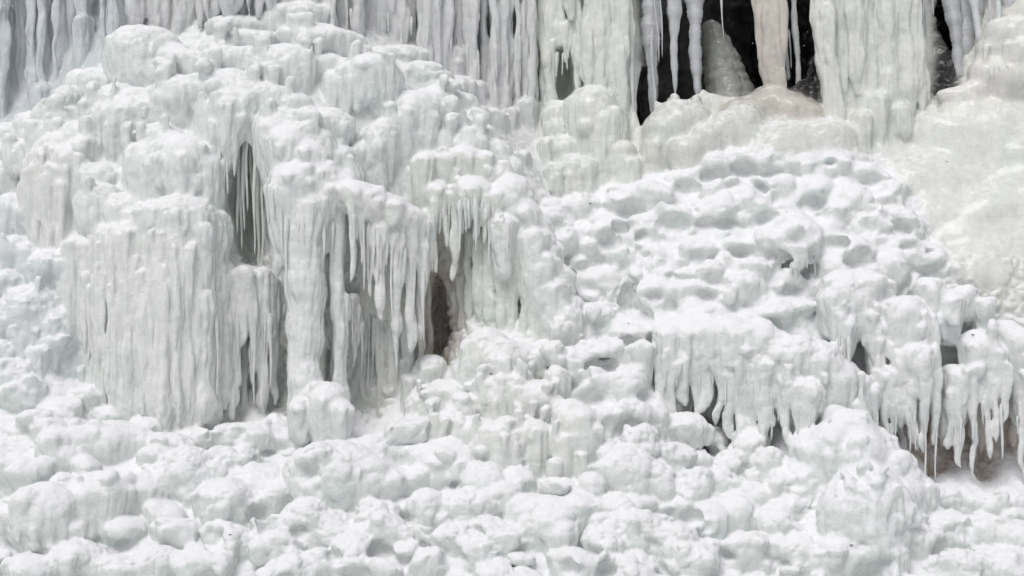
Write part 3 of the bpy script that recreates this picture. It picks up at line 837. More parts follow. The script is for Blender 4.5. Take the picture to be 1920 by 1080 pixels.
# ------------------------------------------------------------------ which thing each vertex belongs to
TK = list(THINGS)
TI = {k: i for i, k in enumerate(TK)}
PT = np.array([TI[p['th']] if 'th' in p else -1 for p in PRIMS] + [-1])
pu = 960 + verts[:, 0] * 100 * DIST / (DIST + verts[:, 1])
pv = 540 - verts[:, 2] * 100 * DIST / (DIST + verts[:, 1])
zone = np.full(len(verts), TI['slope'])
left = np.ones(len(verts), bool)
for k, poly in ZONES:
    m = left & in_poly(pu, pv, poly)
    zone[m] = TI[k]
    left &= ~m
vth = np.where(labs >= 0, PT[labs], zone)
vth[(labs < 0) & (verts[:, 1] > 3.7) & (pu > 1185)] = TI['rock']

# ------------------------------------------------------------------ relief
LUMP = dict(wall=.35, dome=.5, knobs=.7, drape=.3, sheet=.2, pillar=.3, fringe=.35, brow=.35, ridge=.7, organ=.35, tower=.3, fan=.28, cavefloor=.35,
            brown=.2, stalag=.6, boulder=.25, glaze=.16, mound=.75, hang=.75, reef=.6, hump=.7, steps=.6, slope=.88, rock=2.2)
FLUTE = dict(wall=1.0, dome=.8, knobs=.5, drape=1.0, sheet=1.1, pillar=.8, fringe=.9, brow=1.0, ridge=.6, organ=1.0, tower=1.0, fan=1.0, cavefloor=.3,
             brown=.8, stalag=.1, boulder=.4, glaze=.05, mound=.35, hang=.8, reef=.7, hump=.6, steps=.7, slope=.6, rock=.1)
lump = np.array([LUMP[k] for k in TK])[vth]
flute = np.array([FLUTE[k] for k in TK])[vth]


def smooth_attr(a, n=12):
    a = a.astype(np.float32)
    for _ in range(n):
        s = np.zeros(len(a), np.float64)
        w = np.bincount(quads.ravel(), minlength=len(a))
        f = a[quads].mean(1)
        for c in range(4):
            s += np.bincount(quads[:, c], weights=f, minlength=len(a))
        a = (s / np.maximum(w, 1)).astype(np.float32)
    return a


lump = smooth_attr(lump)
calm = smooth_attr(np.array([.45 if k in ('sheet', 'fringe', 'brow', 'organ', 'fan', 'tower', 'drape', 'wall', 'pillar', 'brown') else 1.0 for k in TK])[vth])
flute = smooth_attr(flute)
nrm = normals(verts, quads)
P = verts.copy()
w = np.stack([perlin(P / 0.75 + 11), perlin(P / 0.75 + 47), perlin(P / 0.75 + 91)], 1) * 0.10
w += np.stack([perlin(P / 0.3 + 5), perlin(P / 0.3 + 67), perlin(P / 0.3 + 31)], 1) * 0.028
soft = np.clip(lump * 1.4, 0.15, 1)[:, None]
w *= calm[:, None]
verts = verts + w * soft
steep = np.clip(1 - np.maximum(nrm[:, 2], -0.2) / 0.65, 0, 1)
PW = P + w * 0.8
b1 = knobs(PW / 0.30 + 3) - 0.7
b2 = knobs(PW / 0.15 + 19) - 0.7
b3 = np.abs(perlin(PW / 0.085 + 77)) * 2 - 0.4
patch = np.clip(0.85 + 0.9 * perlin(P / 1.4 + 55), 0.35, 1.25)      # knobbly here, smooth drift there
up_ = np.clip(0.45 + nrm[:, 2], 0.3, 1)
b4 = knobs(PW / 0.085 + 41) - 0.7
disp = lump * patch * (0.050 * b1 + up_ * (0.036 * b2 + 0.016 * b4 + 0.007 * b3))
gl = smooth_attr((vth == TI['glaze']).astype(np.float32), 16)
disp += gl * (0.13 * perlin(P / np.array([1.3, 1.3, .6]) + 2) + 0.025 * perlin(P / np.array([.5, .5, .3]) + 6))
rk = ((labs < 0) & (P[:, 1] > 0.1) & (P[:, 1] < 2.0) & (pv > 480)).astype(np.float32)
rk = smooth_attr(rk, 4)
disp += rk * (0.10 * (knobs(PW / 0.42 + 15) - .6) + 0.06 * (np.abs(perlin(PW / 0.2 + 35)) * 2 - .5))
F = np.stack([PW[:, 0] / 0.10, PW[:, 1] / 0.10, PW[:, 2] / 0.75], 1)
F2 = np.stack([PW[:, 0] / 0.22, PW[:, 1] / 0.22, PW[:, 2] / 1.3], 1)
disp += flute * steep * (0.022 * (np.abs(perlin(F)) * 2 - .4) + 0.045 * (np.abs(perlin(F2 + 9)) * 2 - .4))
verts = verts + nrm * disp[:, None]
nrm = normals(verts, quads)

# ------------------------------------------------------------------ colour of the ice, shade painted into some of it, and its snow cover
ICE = dict(wall=(.70, .73, .76), dome=(.845, .872, .862), knobs=(.81, .84, .845), drape=(.835, .85, .835), sheet=(.85, .865, .852), pillar=(.85, .87, .86), fringe=(.85, .865, .84),  # wall: greyed, the shade from overhead is put into its colour
           brow=(.81, .835, .795), ridge=(.84, .865, .845), organ=(.76, .765, .775), tower=(.82, .84, .80), fan=(.82, .835, .80), cavefloor=(.77, .77, .74), brown=(.65, .605, .555),  # organ: painted greyer, as a wall standing back in shade
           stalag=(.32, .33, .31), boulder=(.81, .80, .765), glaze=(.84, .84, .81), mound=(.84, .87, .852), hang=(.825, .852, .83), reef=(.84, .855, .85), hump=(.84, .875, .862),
           steps=(.83, .85, .825), slope=(.83, .862, .845), rock=(.016, .016, .015))  # rock: nearly black, the deep cave's darkness is put into its colour
SNOW = dict(wall=.15, dome=.55, knobs=.75, drape=.6, sheet=.5, pillar=.9, fringe=1.0, brow=.9, ridge=.9, organ=.35, tower=.3, fan=.15, cavefloor=.25, brown=0., stalag=0., boulder=.3,
            glaze=.1, mound=1.05, hang=1.0, reef=1.0, hump=1.05, steps=.75, slope=1.0, rock=0.)
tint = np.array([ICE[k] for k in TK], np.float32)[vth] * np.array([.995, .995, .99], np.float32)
snow = np.array([SNOW[k] for k in TK], np.float32)[vth]
# brown stained rock ice under the overhangs, greyer colour in the other hollows
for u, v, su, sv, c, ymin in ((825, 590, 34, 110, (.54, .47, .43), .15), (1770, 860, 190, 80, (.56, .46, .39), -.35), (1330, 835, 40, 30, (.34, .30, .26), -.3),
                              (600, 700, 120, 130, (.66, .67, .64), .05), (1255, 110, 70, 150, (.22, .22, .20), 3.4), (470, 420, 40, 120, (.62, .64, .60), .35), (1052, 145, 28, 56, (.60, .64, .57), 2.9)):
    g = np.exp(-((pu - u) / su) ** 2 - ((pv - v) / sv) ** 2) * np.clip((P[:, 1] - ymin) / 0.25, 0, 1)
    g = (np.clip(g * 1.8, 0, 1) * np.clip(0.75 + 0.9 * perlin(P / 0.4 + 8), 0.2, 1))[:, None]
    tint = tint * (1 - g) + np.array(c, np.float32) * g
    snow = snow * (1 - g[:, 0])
tint = np.stack([smooth_attr(tint[:, k], 16) for k in range(3)], 1)
snow = smooth_attr(snow, 16)


# ------------------------------------------------------------------ materials
def nodes(m):
    m.use_nodes = True
    nt = m.node_tree
    nt.nodes.clear()
    return nt, nt.nodes, nt.links


def ice_material(name, clear=False):
    m = bpy.data.materials.new(name)
    nt, N, L = nodes(m)
    out = N.new('ShaderNodeOutputMaterial')
    bs = N.new('ShaderNodeBsdfPrincipled')
    ac = N.new('ShaderNodeAttribute')
    ac.attribute_name = 'ice_colour'
    asn = N.new('ShaderNodeAttribute')
    asn.attribute_name = 'snow_cover'
    geo = N.new('ShaderNodeNewGeometry')
    tc = N.new('ShaderNodeTexCoord')
    sep = N.new('ShaderNodeSeparateXYZ')
    L.new(geo.outputs['Normal'], sep.inputs[0])
    n1 = N.new('ShaderNodeTexNoise')
    n1.inputs['Scale'].default_value = 7.0
    n1.inputs['Detail'].default_value = 5.0
    L.new(tc.outputs['Object'], n1.inputs['Vector'])
    n2 = N.new('ShaderNodeTexNoise')
    n2.inputs['Scale'].default_value = 38.0
    n2.inputs['Detail'].default_value = 4.0
    L.new(tc.outputs['Object'], n2.inputs['Vector'])

    def math_(op, a, b):
        q = N.new('ShaderNodeMath')
        q.operation = op
        for i, s in enumerate((a, b)):
            if isinstance(s, (int, float)):
                q.inputs[i].default_value = s
            else:
                L.new(s, q.inputs[i])
        return q.outputs[0]
    a = math_('ADD', sep.outputs['Z'], math_('MULTIPLY', math_('SUBTRACT', n1.outputs[0], 0.5), 0.9))
    a = math_('ADD', a, math_('MULTIPLY', math_('SUBTRACT', n2.outputs[0], 0.5), 0.5))
    a = math_('ADD', a, math_('MULTIPLY', math_('SUBTRACT', asn.outputs['Fac'], 1.0), 0.8))
    mr = N.new('ShaderNodeMapRange')
    mr.interpolation_type = 'SMOOTHSTEP'
    mr.inputs['From Min'].default_value = -0.02
    mr.inputs['From Max'].default_value = 0.55
    L.new(a, mr.inputs['Value'])
    mott = N.new('ShaderNodeMapRange')
    mott.inputs['From Min'].default_value = 0.3
    mott.inputs['From Max'].default_value = 0.7
    mott.inputs['To Min'].default_value = 0.93
    mott.inputs['To Max'].default_value = 1.05
    L.new(n1.outputs[0], mott.inputs['Value'])
    mul = N.new('ShaderNodeVectorMath')
    mul.operation = 'SCALE'
    L.new(ac.outputs['Color'], mul.inputs[0])
    L.new(mott.outputs[0], mul.inputs['Scale'])
    smp = N.new('ShaderNodeMapping')
    smp.inputs['Scale'].default_value = (5.0, 5.0, 1.1)
    L.new(tc.outputs['Object'], smp.inputs['Vector'])
    ns = N.new('ShaderNodeTexNoise')
    ns.inputs['Scale'].default_value = 1.0
    ns.inputs['Detail'].default_value = 6.0
    ns.inputs['Roughness'].default_value = 0.6
    L.new(smp.outputs[0], ns.inputs['Vector'])
    sr = N.new('ShaderNodeMapRange')
    sr.interpolation_type = 'SMOOTHSTEP'
    sr.inputs['From Min'].default_value = 0.44
    sr.inputs['From Max'].default_value = 0.66
    sr.inputs['To Max'].default_value = 0.75
    L.new(ns.outputs[0], sr.inputs['Value'])
    clr = N.new('ShaderNodeVectorMath')
    clr.operation = 'MULTIPLY'
    clr.inputs[1].default_value = (.88, .905, .89)
    L.new(mul.outputs[0], clr.inputs[0])
    nb = N.new('ShaderNodeTexNoise')
    nb.inputs['Scale'].default_value = 1.1
    nb.inputs['Detail'].default_value = 3.0
    L.new(tc.outputs['Object'], nb.inputs['Vector'])
    br = N.new('ShaderNodeMapRange')
    br.interpolation_type = 'SMOOTHSTEP'
    br.inputs['From Min'].default_value = 0.50
    br.inputs['From Max'].default_value = 0.68
    L.new(nb.outputs[0], br.inputs['Value'])
    blue = N.new('ShaderNodeMix')
    blue.data_type = 'RGBA'
    blue.inputs['A'].default_value = (1, 1, 1, 1)
    blue.inputs['B'].default_value = (.93, .965, .96, 1)
    L.new(br.outputs[0], blue.inputs['Factor'])
    clr2 = N.new('ShaderNodeVectorMath')
    clr2.operation = 'MULTIPLY'
    L.new(mul.outputs[0], clr2.inputs[0])
    L.new(blue.outputs['Result'], clr2.inputs[1])
    milk = N.new('ShaderNodeMix')
    milk.data_type = 'RGBA'
    L.new(sr.outputs[0], milk.inputs['Factor'])
    L.new(clr2.outputs[0], milk.inputs['A'])
    L.new(clr.outputs[0], milk.inputs['B'])
    mix = N.new('ShaderNodeMix')
    mix.data_type = 'RGBA'
    L.new(mr.outputs[0], mix.inputs['Factor'])
    L.new(milk.outputs['Result'], mix.inputs['A'])
    mix.inputs['B'].default_value = (.925, .925, .95, 1)
    L.new(mix.outputs['Result'], bs.inputs['Base Color'])
    rr = N.new('ShaderNodeMapRange')
    rr.inputs['To Min'].default_value = 0.20
    rr.inputs['To Max'].default_value = 0.85
    L.new(mr.outputs[0], rr.inputs['Value'])
    L.new(rr.outputs[0], bs.inputs['Roughness'])
    bs.inputs['IOR'].default_value = 1.40
    cw = math_('MULTIPLY', math_('SUBTRACT', 1.0, mr.outputs[0]), 0.38)
    L.new(cw, bs.inputs['Coat Weight'])
    bs.inputs['Coat Roughness'].default_value = 0.12
    if clear:                                         # single icicles let the light through
        bs.inputs['Subsurface Weight'].default_value = 0.8
        bs.inputs['Subsurface Radius'].default_value = (0.05, 0.065, 0.06)
        bs.inputs['Subsurface Scale'].default_value = 1.0
    # grain: crystals on the snow, frosted ripples on the ice
    mp = N.new('ShaderNodeMapping')
    mp.inputs['Scale'].default_value = (16, 16, 26)
    L.new(tc.outputs['Object'], mp.inputs['Vector'])
    n3 = N.new('ShaderNodeTexNoise')
    n3.inputs['Scale'].default_value = 1.0
    n3.inputs['Detail'].default_value = 6.0
    n3.inputs['Roughness'].default_value = 0.75
    L.new(mp.outputs[0], n3.inputs['Vector'])
    bp = N.new('ShaderNodeBump')
    bp.inputs['Strength'].default_value = 0.8
    bp.inputs['Distance'].default_value = 0.045
    L.new(n3.outputs[0], bp.inputs['Height'])
    L.new(bp.outputs[0], bs.inputs['Normal'])
    L.new(bs.outputs[0], out.inputs['Surface'])
    return m


M_ICE = ice_material('snowy_ice')
M_ICICLE = ice_material('clear_ice', True)

# ------------------------------------------------------------------ cut the surface into its parts
roots = {}


def root(key):
    if key not in roots:
        t = THINGS[key]
        o = bpy.data.objects.new(t['name'], None)
        o.empty_display_size = 0.3
        COL.objects.link(o)
        roots[key] = o
        o['label'] = t['label']
        o['category'] = t['cat']
        o['kind'] = t['kind'] or 'thing'
        m = vth == TI[key]
        if m.any():
            o.location = (float(verts[m, 0].mean()), float(verts[m, 1].mean()), float(verts[m, 2].min()))
    return roots[key]


def mesh_object(name, vs, q, ns, col, sn, parent=None, mat=None):
    me = bpy.data.meshes.new(name)
    me.vertices.add(len(vs))
    me.vertices.foreach_set('co', vs.astype(np.float32).ravel())
    me.loops.add(len(q) * 4)
    me.polygons.add(len(q))
    me.polygons.foreach_set('loop_start', np.arange(0, len(q) * 4, 4, dtype=np.int32))
    me.loops.foreach_set('vertex_index', q.astype(np.int32).ravel())
    me.update(calc_edges=True)
    me.polygons.foreach_set('use_smooth', np.ones(len(q), bool))
    ca = me.attributes.new('ice_colour', 'FLOAT_COLOR', 'POINT')
    ca.data.foreach_set('color', np.concatenate([col, np.ones((len(col), 1))], 1).astype(np.float32).ravel())
    sa = me.attributes.new('snow_cover', 'FLOAT', 'POINT')
    sa.data.foreach_set('value', sn.astype(np.float32))
    if ns is not None:
        me.normals_split_custom_set_from_vertices(ns.astype(np.float32))
    me.materials.append(mat or M_ICE)
    o = bpy.data.objects.new(name, me)
    COL.objects.link(o)
    if parent is not None:
        o.parent = parent
        o.matrix_parent_inverse = parent.matrix_basis.inverted()
    return o


flab = labs[quads].astype(np.int32)
fl = flab[:, 0].copy()
for c in (1, 2, 3):                                   # majority of the corners
    same = (flab == flab[:, c:c + 1]).sum(1) > (flab == fl[:, None]).sum(1)
    fl[same] = flab[same, c]
fth = np.where(fl >= 0, PT[fl], vth[quads[:, 0]])
cnt = np.bincount(fl[fl >= 0], minlength=len(PRIMS))
small = (fl >= 0) & (cnt[np.maximum(fl, 0)] < 40)
fl[small] = -1
gid = np.where(fl >= 0, fl, 100000 + fth)
# faces that share an edge
nf = len(quads)
ek = np.stack([quads, np.roll(quads, -1, 1)], 2).reshape(-1, 2)
ek = np.sort(ek, 1).astype(np.int64)
ek = ek[:, 0] * len(verts) + ek[:, 1]
eo = np.argsort(ek, kind='stable')
same = ek[eo][1:] == ek[eo][:-1]
fa, fb = (eo[:-1] // 4)[same], (eo[1:] // 4)[same]


def components():
    lab_ = np.arange(nf)
    m = gid[fa] == gid[fb]
    a, b = fa[m], fb[m]
    while True:
        lo_ = np.minimum(lab_[a], lab_[b])
        new = lab_.copy()
        np.minimum.at(new, lab_[a], lo_)
        np.minimum.at(new, lab_[b], lo_)
        while True:
            nn = new[new]
            if (nn == new).all():
                break
            new = nn
        if (new == lab_).all():
            return lab_
        lab_ = new


for _ in range(4):                                    # slivers join the neighbour they share the longest border with
    comp = components()
    size = np.bincount(comp, minlength=nf)
    m = (gid[fa] != gid[fb])
    pa = np.concatenate([comp[fa[m]], comp[fb[m]]])
    pb = np.concatenate([gid[fb[m]], gid[fa[m]]])
    tiny = size[pa] < 150
    pa, pb = pa[tiny], pb[tiny]
    if len(pa) == 0:
        break
    kk = pa * 200000 + pb
    uq, ct = np.unique(kk, return_counts=True)
    oo = np.argsort(ct, kind='stable')
    target = np.full(nf, -1)
    target[uq[oo] // 200000] = uq[oo] % 200000
    t_ = target[comp]
    gid = np.where((t_ >= 0) & (size[comp] < 150), t_, gid)
comp = components()
order = np.argsort(comp, kind='stable')
cs = comp[order]
gs = gid[order]
starts = np.flatnonzero(np.concatenate([[True], cs[1:] != cs[:-1]]))
ends = np.concatenate([starts[1:], [len(gs)]])
print('patches', len(starts))
lookup = np.zeros(len(verts), np.int32)
for s, e in zip(starts, ends):
    g = gs[s]
    q = quads[order[s:e]]
    vi = np.unique(q)
    lookup[vi] = np.arange(len(vi))
    if g >= 100000:
        key = TK[g - 100000]
        name = THINGS[key]['body']
    else:
        key = PRIMS[g]['th']
        name = PRIMS[g]['part']
    mesh_object(name, verts[vi], lookup[q], nrm[vi], tint[vi], snow[vi], root(key))

# ------------------------------------------------------------------ nearest surface seen along a photo pixel
DM = np.full((540, 960), 50.0, np.float32)
pu = 960 + verts[:, 0] * 100 * DIST / (DIST + verts[:, 1])
pv = 540 - verts[:, 2] * 100 * DIST / (DIST + verts[:, 1])
_i = (pv / 2).astype(int)
_j = (pu / 2).astype(int)
_ok = (_i >= 0) & (_i < 540) & (_j >= 0) & (_j < 960)
np.minimum.at(DM, (_i[_ok], _j[_ok]), verts[_ok, 1])


def surf(u, v):
    i, j = int(np.clip(v / 2, 3, 536)), int(np.clip(u / 2, 3, 956))
    w_ = DM[i - 3:i + 4, j - 3:j + 4]
    return float(np.percentile(w_, 30))


# ------------------------------------------------------------------ free hanging icicles
def icicle_mesh(x0, y0, z0, x1, z1, r0, r1, seed, wob=1.0):
    L = z0 - z1
    nr = int(np.clip(L / 0.035, 10, 70))
    ns = 10
    t = np.linspace(0, 1, nr)
    rr = np.random.default_rng(seed)
    ph = rr.uniform(0, 50, 6)
    rad = r0 + (r1 - r0) * t ** 0.75
    z = z0 - L * t
    rad = rad * (1 + wob * (0.16 * np.sin(z * 5 + ph[0]) + 0.08 * np.sin(z * 17 + ph[1]) + 0.05 * np.sin(z * 60 + ph[2])))
    rad = np.maximum(rad * np.clip((1 - t) / 0.05, 0.12, 1) ** 0.6, 0.004)
    rad = rad * np.sqrt(np.clip((z0 - z) / (2.2 * r0), 0.02, 1))
    cx = x0 + (x1 - x0) * t + 0.012 * np.sin(z * 4 + ph[3]) * wob
    cy = y0 + 0.012 * np.cos(z * 3.3 + ph[4]) * wob
    a = np.linspace(0, 2 * math.pi, ns, endpoint=False)
    fl_ = 1 + 0.10 * np.sin(a * 3 + ph[5])[None, :] + 0.06 * np.sin(a[None, :] * 5 + z[:, None] * 2)
    vx = cx[:, None] + rad[:, None] * fl_ * np.cos(a)[None, :]
    vy = cy[:, None] + rad[:, None] * fl_ * np.sin(a)[None, :]
    vz = np.repeat(z[:, None], ns, 1)
    vs = np.stack([vx, vy, vz], 2).reshape(-1, 3)
    q = []
    for i in range(nr - 1):
        for j in range(ns):
            k = (j + 1) % ns
            q.append((i * ns + j, i * ns + ns + j, i * ns + ns + k, i * ns + k))
    tip = len(vs)
    vs = np.concatenate([vs, [[cx[-1], cy[-1], z[-1] - 0.01]], [[cx[0], cy[0], z[0]]]])
    for j in range(0, ns, 2):
        b = (nr - 1) * ns
        q.append((b + j, tip, b + (j + 2) % ns, b + j + 1))
        q.append((tip + 1, j, j + 1, (j + 2) % ns))
    return vs, np.array(q)


ice_n = [0]


def icicle(u, vt, vb, w0, w1=1.2, u2=None, y=None, dy=0.01, key=None, col=(.78, .80, .79), sn=.5, name='icicle', label=None, cat=None, group=None, wob=1.0):
    ice_n[0] += 1
    if y is None:
        y = surf(u, vt + 3)
        if y > 20:
            return None
        y += dy
    u2 = u if u2 is None else u2
    vs, q = icicle_mesh(X_(u, y), y, Z_(vt, y) + 0.06, X_(u2, y), Z_(vb, y), w0 / 100, w1 / 100, ice_n[0], wob)
    c = np.tile(np.array(col, np.float32), (len(vs), 1))
    o = mesh_object(name, vs, q, None, c, np.full(len(vs), sn), root(key) if key else None, M_ICICLE)
    if label:
        o['label'] = label
        o['category'] = cat or 'icicle'
        if group:
            o['group'] = group
    return o


def fringe(key, line, n, l0, l1, w0, w1, **kw):
    pts = np.array(line, float)
    s = np.concatenate([[0], np.cumsum(np.hypot(*np.diff(pts, axis=0).T))])
    for i in range(n):
        t = (i + random.uniform(.1, .9)) / n * s[-1]
        u, v = np.interp(t, s, pts[:, 0]), np.interp(t, s, pts[:, 1])
        ln = l0 + (l1 - l0) * random.random() ** 1.8
        icicle(u, v, v + ln, random.uniform(w0, w1), key=key, **kw)


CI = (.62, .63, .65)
CL = [
    # u, u2, vtop, vbot, w0, w1, y, label
    (1216, 1224, -140, 222, 44, 5, 3.05, 'broad grey icicle sheet hanging closest to the tall greenish column in the cave'),
    (1212, 1228, -140, 218, 6, 4, 2.9, 'beaded icicle running down the edge of the broad grey icicle sheet'),
    (1262, 1265, -140, 182, 29, 3, 3.0, 'grey icicle tapering onto the first nipple of the smooth ice hump'),
    (1299, 1307, -140, 184, 28, 8, 2.95, 'thick grey icicle standing on the second nipple of the smooth ice hump'),
    (1340, 1358, -140, 72, 6, 1, 3.0, 'thin white slanting icicle ending in front of the dim ribbed stalagmite'),
    (1219, 1236, -140, 118, 4, 1, 2.8, 'thin long icicle in front of the broad grey icicle sheet'),
    (1231, 1243, -140, 108, 4, 1, 2.85, 'shorter thin icicle in front of the broad grey icicle sheet'),
    (1179, 1185, 40, 99, 3, 1, 2.6, 'tiny icicle on the side of the tall greenish column'),
    (1183, 1192, 90, 300, 5, 2, 2.6, 'long ragged icicle along the side of the tall greenish column'),
    (1466, 1464, -140, 55, 9, 5, 3.1, 'stubby pale icicle beside the brownish cave column'),
    (1480, 1498, -140, 172, 7, 6, 3.1, 'narrow pale icicle strip next to the massive fluted column'),
    (1469, 1478, 40, 150, 9, 4, 3.15, 'flat grey icicle strip beside the brownish cave column'),
    (1478, 1484, 60, 128, 2.5, 1, 3.05, 'needle icicle beside the flat grey icicle strip'),
    (1719, 1739, -140, 160, 9, 3, 3.1, 'grey icicle hanging on the right flank of the massive fluted column'),
    (1724, 1732, -140, 36, 5, 1, 2.9, 'short icicle at the mouth of the smaller cave opening'),
    (1742, 1750, -140, 28, 4, 1, 2.9, 'very short icicle at the mouth of the smaller cave opening'),
    (1768, 1802, -140, 160, 26, 10, 3.0, 'wide grey icicle bordering the smaller cave opening'),
    (1796, 1818, -140, 160, 24, 10, 3.05, 'grey icicle behind the wide icicle of the smaller cave opening'),
    (1796, 1858, -140, 175, 17, 3, 2.7, 'long slanting white icicle touching the cream ice boulder'),
    (1826, 1838, -140, 120, 20, 12, 3.1, 'broad dull icicle between the slanting icicle and the cream boulder'),
    (1850, 1858, -140, 75, 5, 3, 2.8, 'beaded white icicle above the cream ice boulder'),
    (1866, 1874, -140, 46, 7, 5, 2.75, 'knobbly white icicle touching the top of the cream ice boulder'),
    (1890, 1895, -140, 50, 20, 14, 2.95, 'thick white icicle behind the top of the cream ice boulder'),
]
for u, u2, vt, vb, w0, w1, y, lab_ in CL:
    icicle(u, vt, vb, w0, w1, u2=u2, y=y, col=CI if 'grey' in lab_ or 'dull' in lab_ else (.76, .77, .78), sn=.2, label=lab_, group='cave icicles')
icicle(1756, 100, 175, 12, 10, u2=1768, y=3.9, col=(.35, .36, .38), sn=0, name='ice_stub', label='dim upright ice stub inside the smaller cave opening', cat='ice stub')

random.seed(21)
for u, vb in ((446, 440), (452, 470), (457, 432), (463, 395), (470, 360), (477, 475), (484, 510), (492, 500), (498, 460)):
    icicle(u, random.uniform(225, 250), vb, random.uniform(5, 9), 1.5, key='pillar', y=random.uniform(-.1, .25), col=(.72, .74, .71))
fringe('brow', [(800, 420), (840, 385), (890, 372), (940, 400), (960, 440)], 16, 30, 110, 3, 8)
fringe('fringe', [(655, 400), (690, 420), (720, 450), (760, 470), (795, 510)], 16, 40, 180, 3, 7)
fringe('fringe', [(655, 560), (700, 600), (760, 640)], 10, 60, 160, 3, 7)
fringe('pillar', [(500, 330), (540, 420), (600, 420), (640, 420)], 8, 50, 160, 4, 8)
fringe('sheet', [(400, 590), (450, 600), (525, 590)], 6, 60, 170, 3, 7)
fringe('hang', [(1235, 690), (1290, 710), (1350, 700), (1420, 730), (1500, 770), (1560, 790)], 12, 20, 130, 2, 6)
fringe('reef', [(1560, 620), (1600, 640)], 5, 40, 80, 2.5, 5)
fringe('reef', [(1615, 780), (1665, 770), (1700, 760), (1760, 800), (1800, 790), (1860, 750), (1915, 790)], 14, 30, 130, 2, 5.5)
fringe('mound', [(1440, 480), (1480, 498), (1530, 480)], 8, 15, 45, 2, 4)
fringe('tower', [(1030, 100), (1065, 105)], 5, 20, 60, 2, 4)
fringe('organ', [(650, 20), (800, 40), (900, 100), (1000, 60)], 16, 30, 90, 3, 6)
fringe('dome', [(410, 280), (440, 300)], 4, 30, 80, 3, 5)
fringe('boulder', [(1845, 130), (1900, 125)], 5, 15, 40, 2, 4)

# ------------------------------------------------------------------ loose chunks on the snow
def chunk(name, label, cat, u, v, size, seed, dy=0.0, skew=.5):
    rr = np.random.default_rng(seed)
    import bmesh
    bm = bmesh.new()
    bmesh.ops.create_cube(bm, size=1.0)
    bmesh.ops.bevel(bm, geom=bm.edges[:] + bm.verts[:], offset=0.24, segments=2, affect='EDGES', profile=0.6)
    bmesh.ops.subdivide_edges(bm, edges=bm.edges[:], cuts=2, use_grid_fill=True)
    vs = np.array([v_.co[:] for v_ in bm.verts])
    bmesh.ops.triangulate(bm, faces=bm.faces[:])
    me = bpy.data.meshes.new(name)
    ang = rr.uniform(-skew, skew, 3)
    vs = vs * np.array(size)
    vs[:, 0] += vs[:, 2] * ang[0]
    vs[:, 2] += vs[:, 0] * ang[1] * .6
    vs += np.stack([perlin(vs / .12 + seed * 7 + k * 30) for k in range(3)], 1) * 0.06
    y = surf(u, v) + dy
    for v_, c in zip(bm.verts, vs):
        v_.co = c
    bm.to_mesh(me)
    bm.free()
    me.polygons.foreach_set('use_smooth', np.ones(len(me.polygons), bool))
    n = len(me.vertices)
    ca = me.attributes.new('ice_colour', 'FLOAT_COLOR', 'POINT')
    ca.data.foreach_set('color', np.tile(np.array([.80, .82, .81, 1], np.float32), n))
    sa = me.attributes.new('snow_cover', 'FLOAT', 'POINT')
    sa.data.foreach_set('value', np.full(n, .9, np.float32))
    me.materials.append(M_ICE)
    o = bpy.data.objects.new(name, me)
    o.location = (X_(u, y), y, Z_(v, y))
    COL.objects.link(o)
    o['label'] = label
    o['category'] = cat
    return o


chunk('snow_chunk', 'angular block of white snow resting on a shelf of the front slope', 'snow chunk', 793, 1006, (.44, .34, .36), 3)
chunk('ice_chunk', 'translucent wedge of ice lying against the foot of the fringe curtain', 'ice chunk', 763, 812, (.8, .5, .42), 5, 0.02, .3)
chunk('ice_slab', 'thin broken ice slab lying below the milky ice steps', 'ice slab', 1040, 915, (.5, .3, .2), 9, -0.05)

# ------------------------------------------------------------------ cliff beyond the frame, and the ground
def plain(name, colour, rough=0.8):
    m = bpy.data.materials.new(name)
    nt, N, L = nodes(m)
    out = N.new('ShaderNodeOutputMaterial')
    bs = N.new('ShaderNodeBsdfPrincipled')
    nz = N.new('ShaderNodeTexNoise')
    nz.inputs['Scale'].default_value = 1.5
    nz.inputs['Detail'].default_value = 8
    tc = N.new('ShaderNodeTexCoord')
    L.new(tc.outputs['Object'], nz.inputs['Vector'])
    rp = N.new('ShaderNodeValToRGB')
    rp.color_ramp.elements[0].color = tuple(c * 0.8 for c in colour) + (1,)
    rp.color_ramp.elements[1].color = tuple(min(1, c * 1.1) for c in colour) + (1,)
    L.new(nz.outputs[0], rp.inputs[0])
    L.new(rp.outputs[0], bs.inputs['Base Color'])
    bp = N.new('ShaderNodeBump')
    bp.inputs['Distance'].default_value = 0.1
    L.new(nz.outputs[0], bp.inputs['Height'])
    L.new(bp.outputs[0], bs.inputs['Normal'])
    bs.inputs['Roughness'].default_value = rough
    L.new(bs.outputs[0], out.inputs['Surface'])
    return m


M_SNOWG = plain('ground_snow', (.80, .80, .82))


def grid_struct(name, xs, zs, f, mat):
    n, m = len(xs), len(zs)
    vs = np.array([(x, f(x, z), z) for x in xs for z in zs])
    vs[:, 1] += 0.25 * perlin(vs / 1.3 + 4)
    q = []
    for i in range(n - 1):
        for j in range(m - 1):
            q.append((i * m + j, (i + 1) * m + j, (i + 1) * m + j + 1, i * m + j + 1))
    me = bpy.data.meshes.new(name)
    me.from_pydata(vs.tolist(), [], q)
    me.polygons.foreach_set('use_smooth', np.ones(len(q), bool))
    me.materials.append(mat)
    o = bpy.data.objects.new(name, me)
    o['kind'] = 'structure'
    COL.objects.link(o)
    return o


def wing(x, z):
    return float(base_at(np.clip(x, -11.2, 11.2), np.clip(z, -6.0, 6.8))) + 0.12


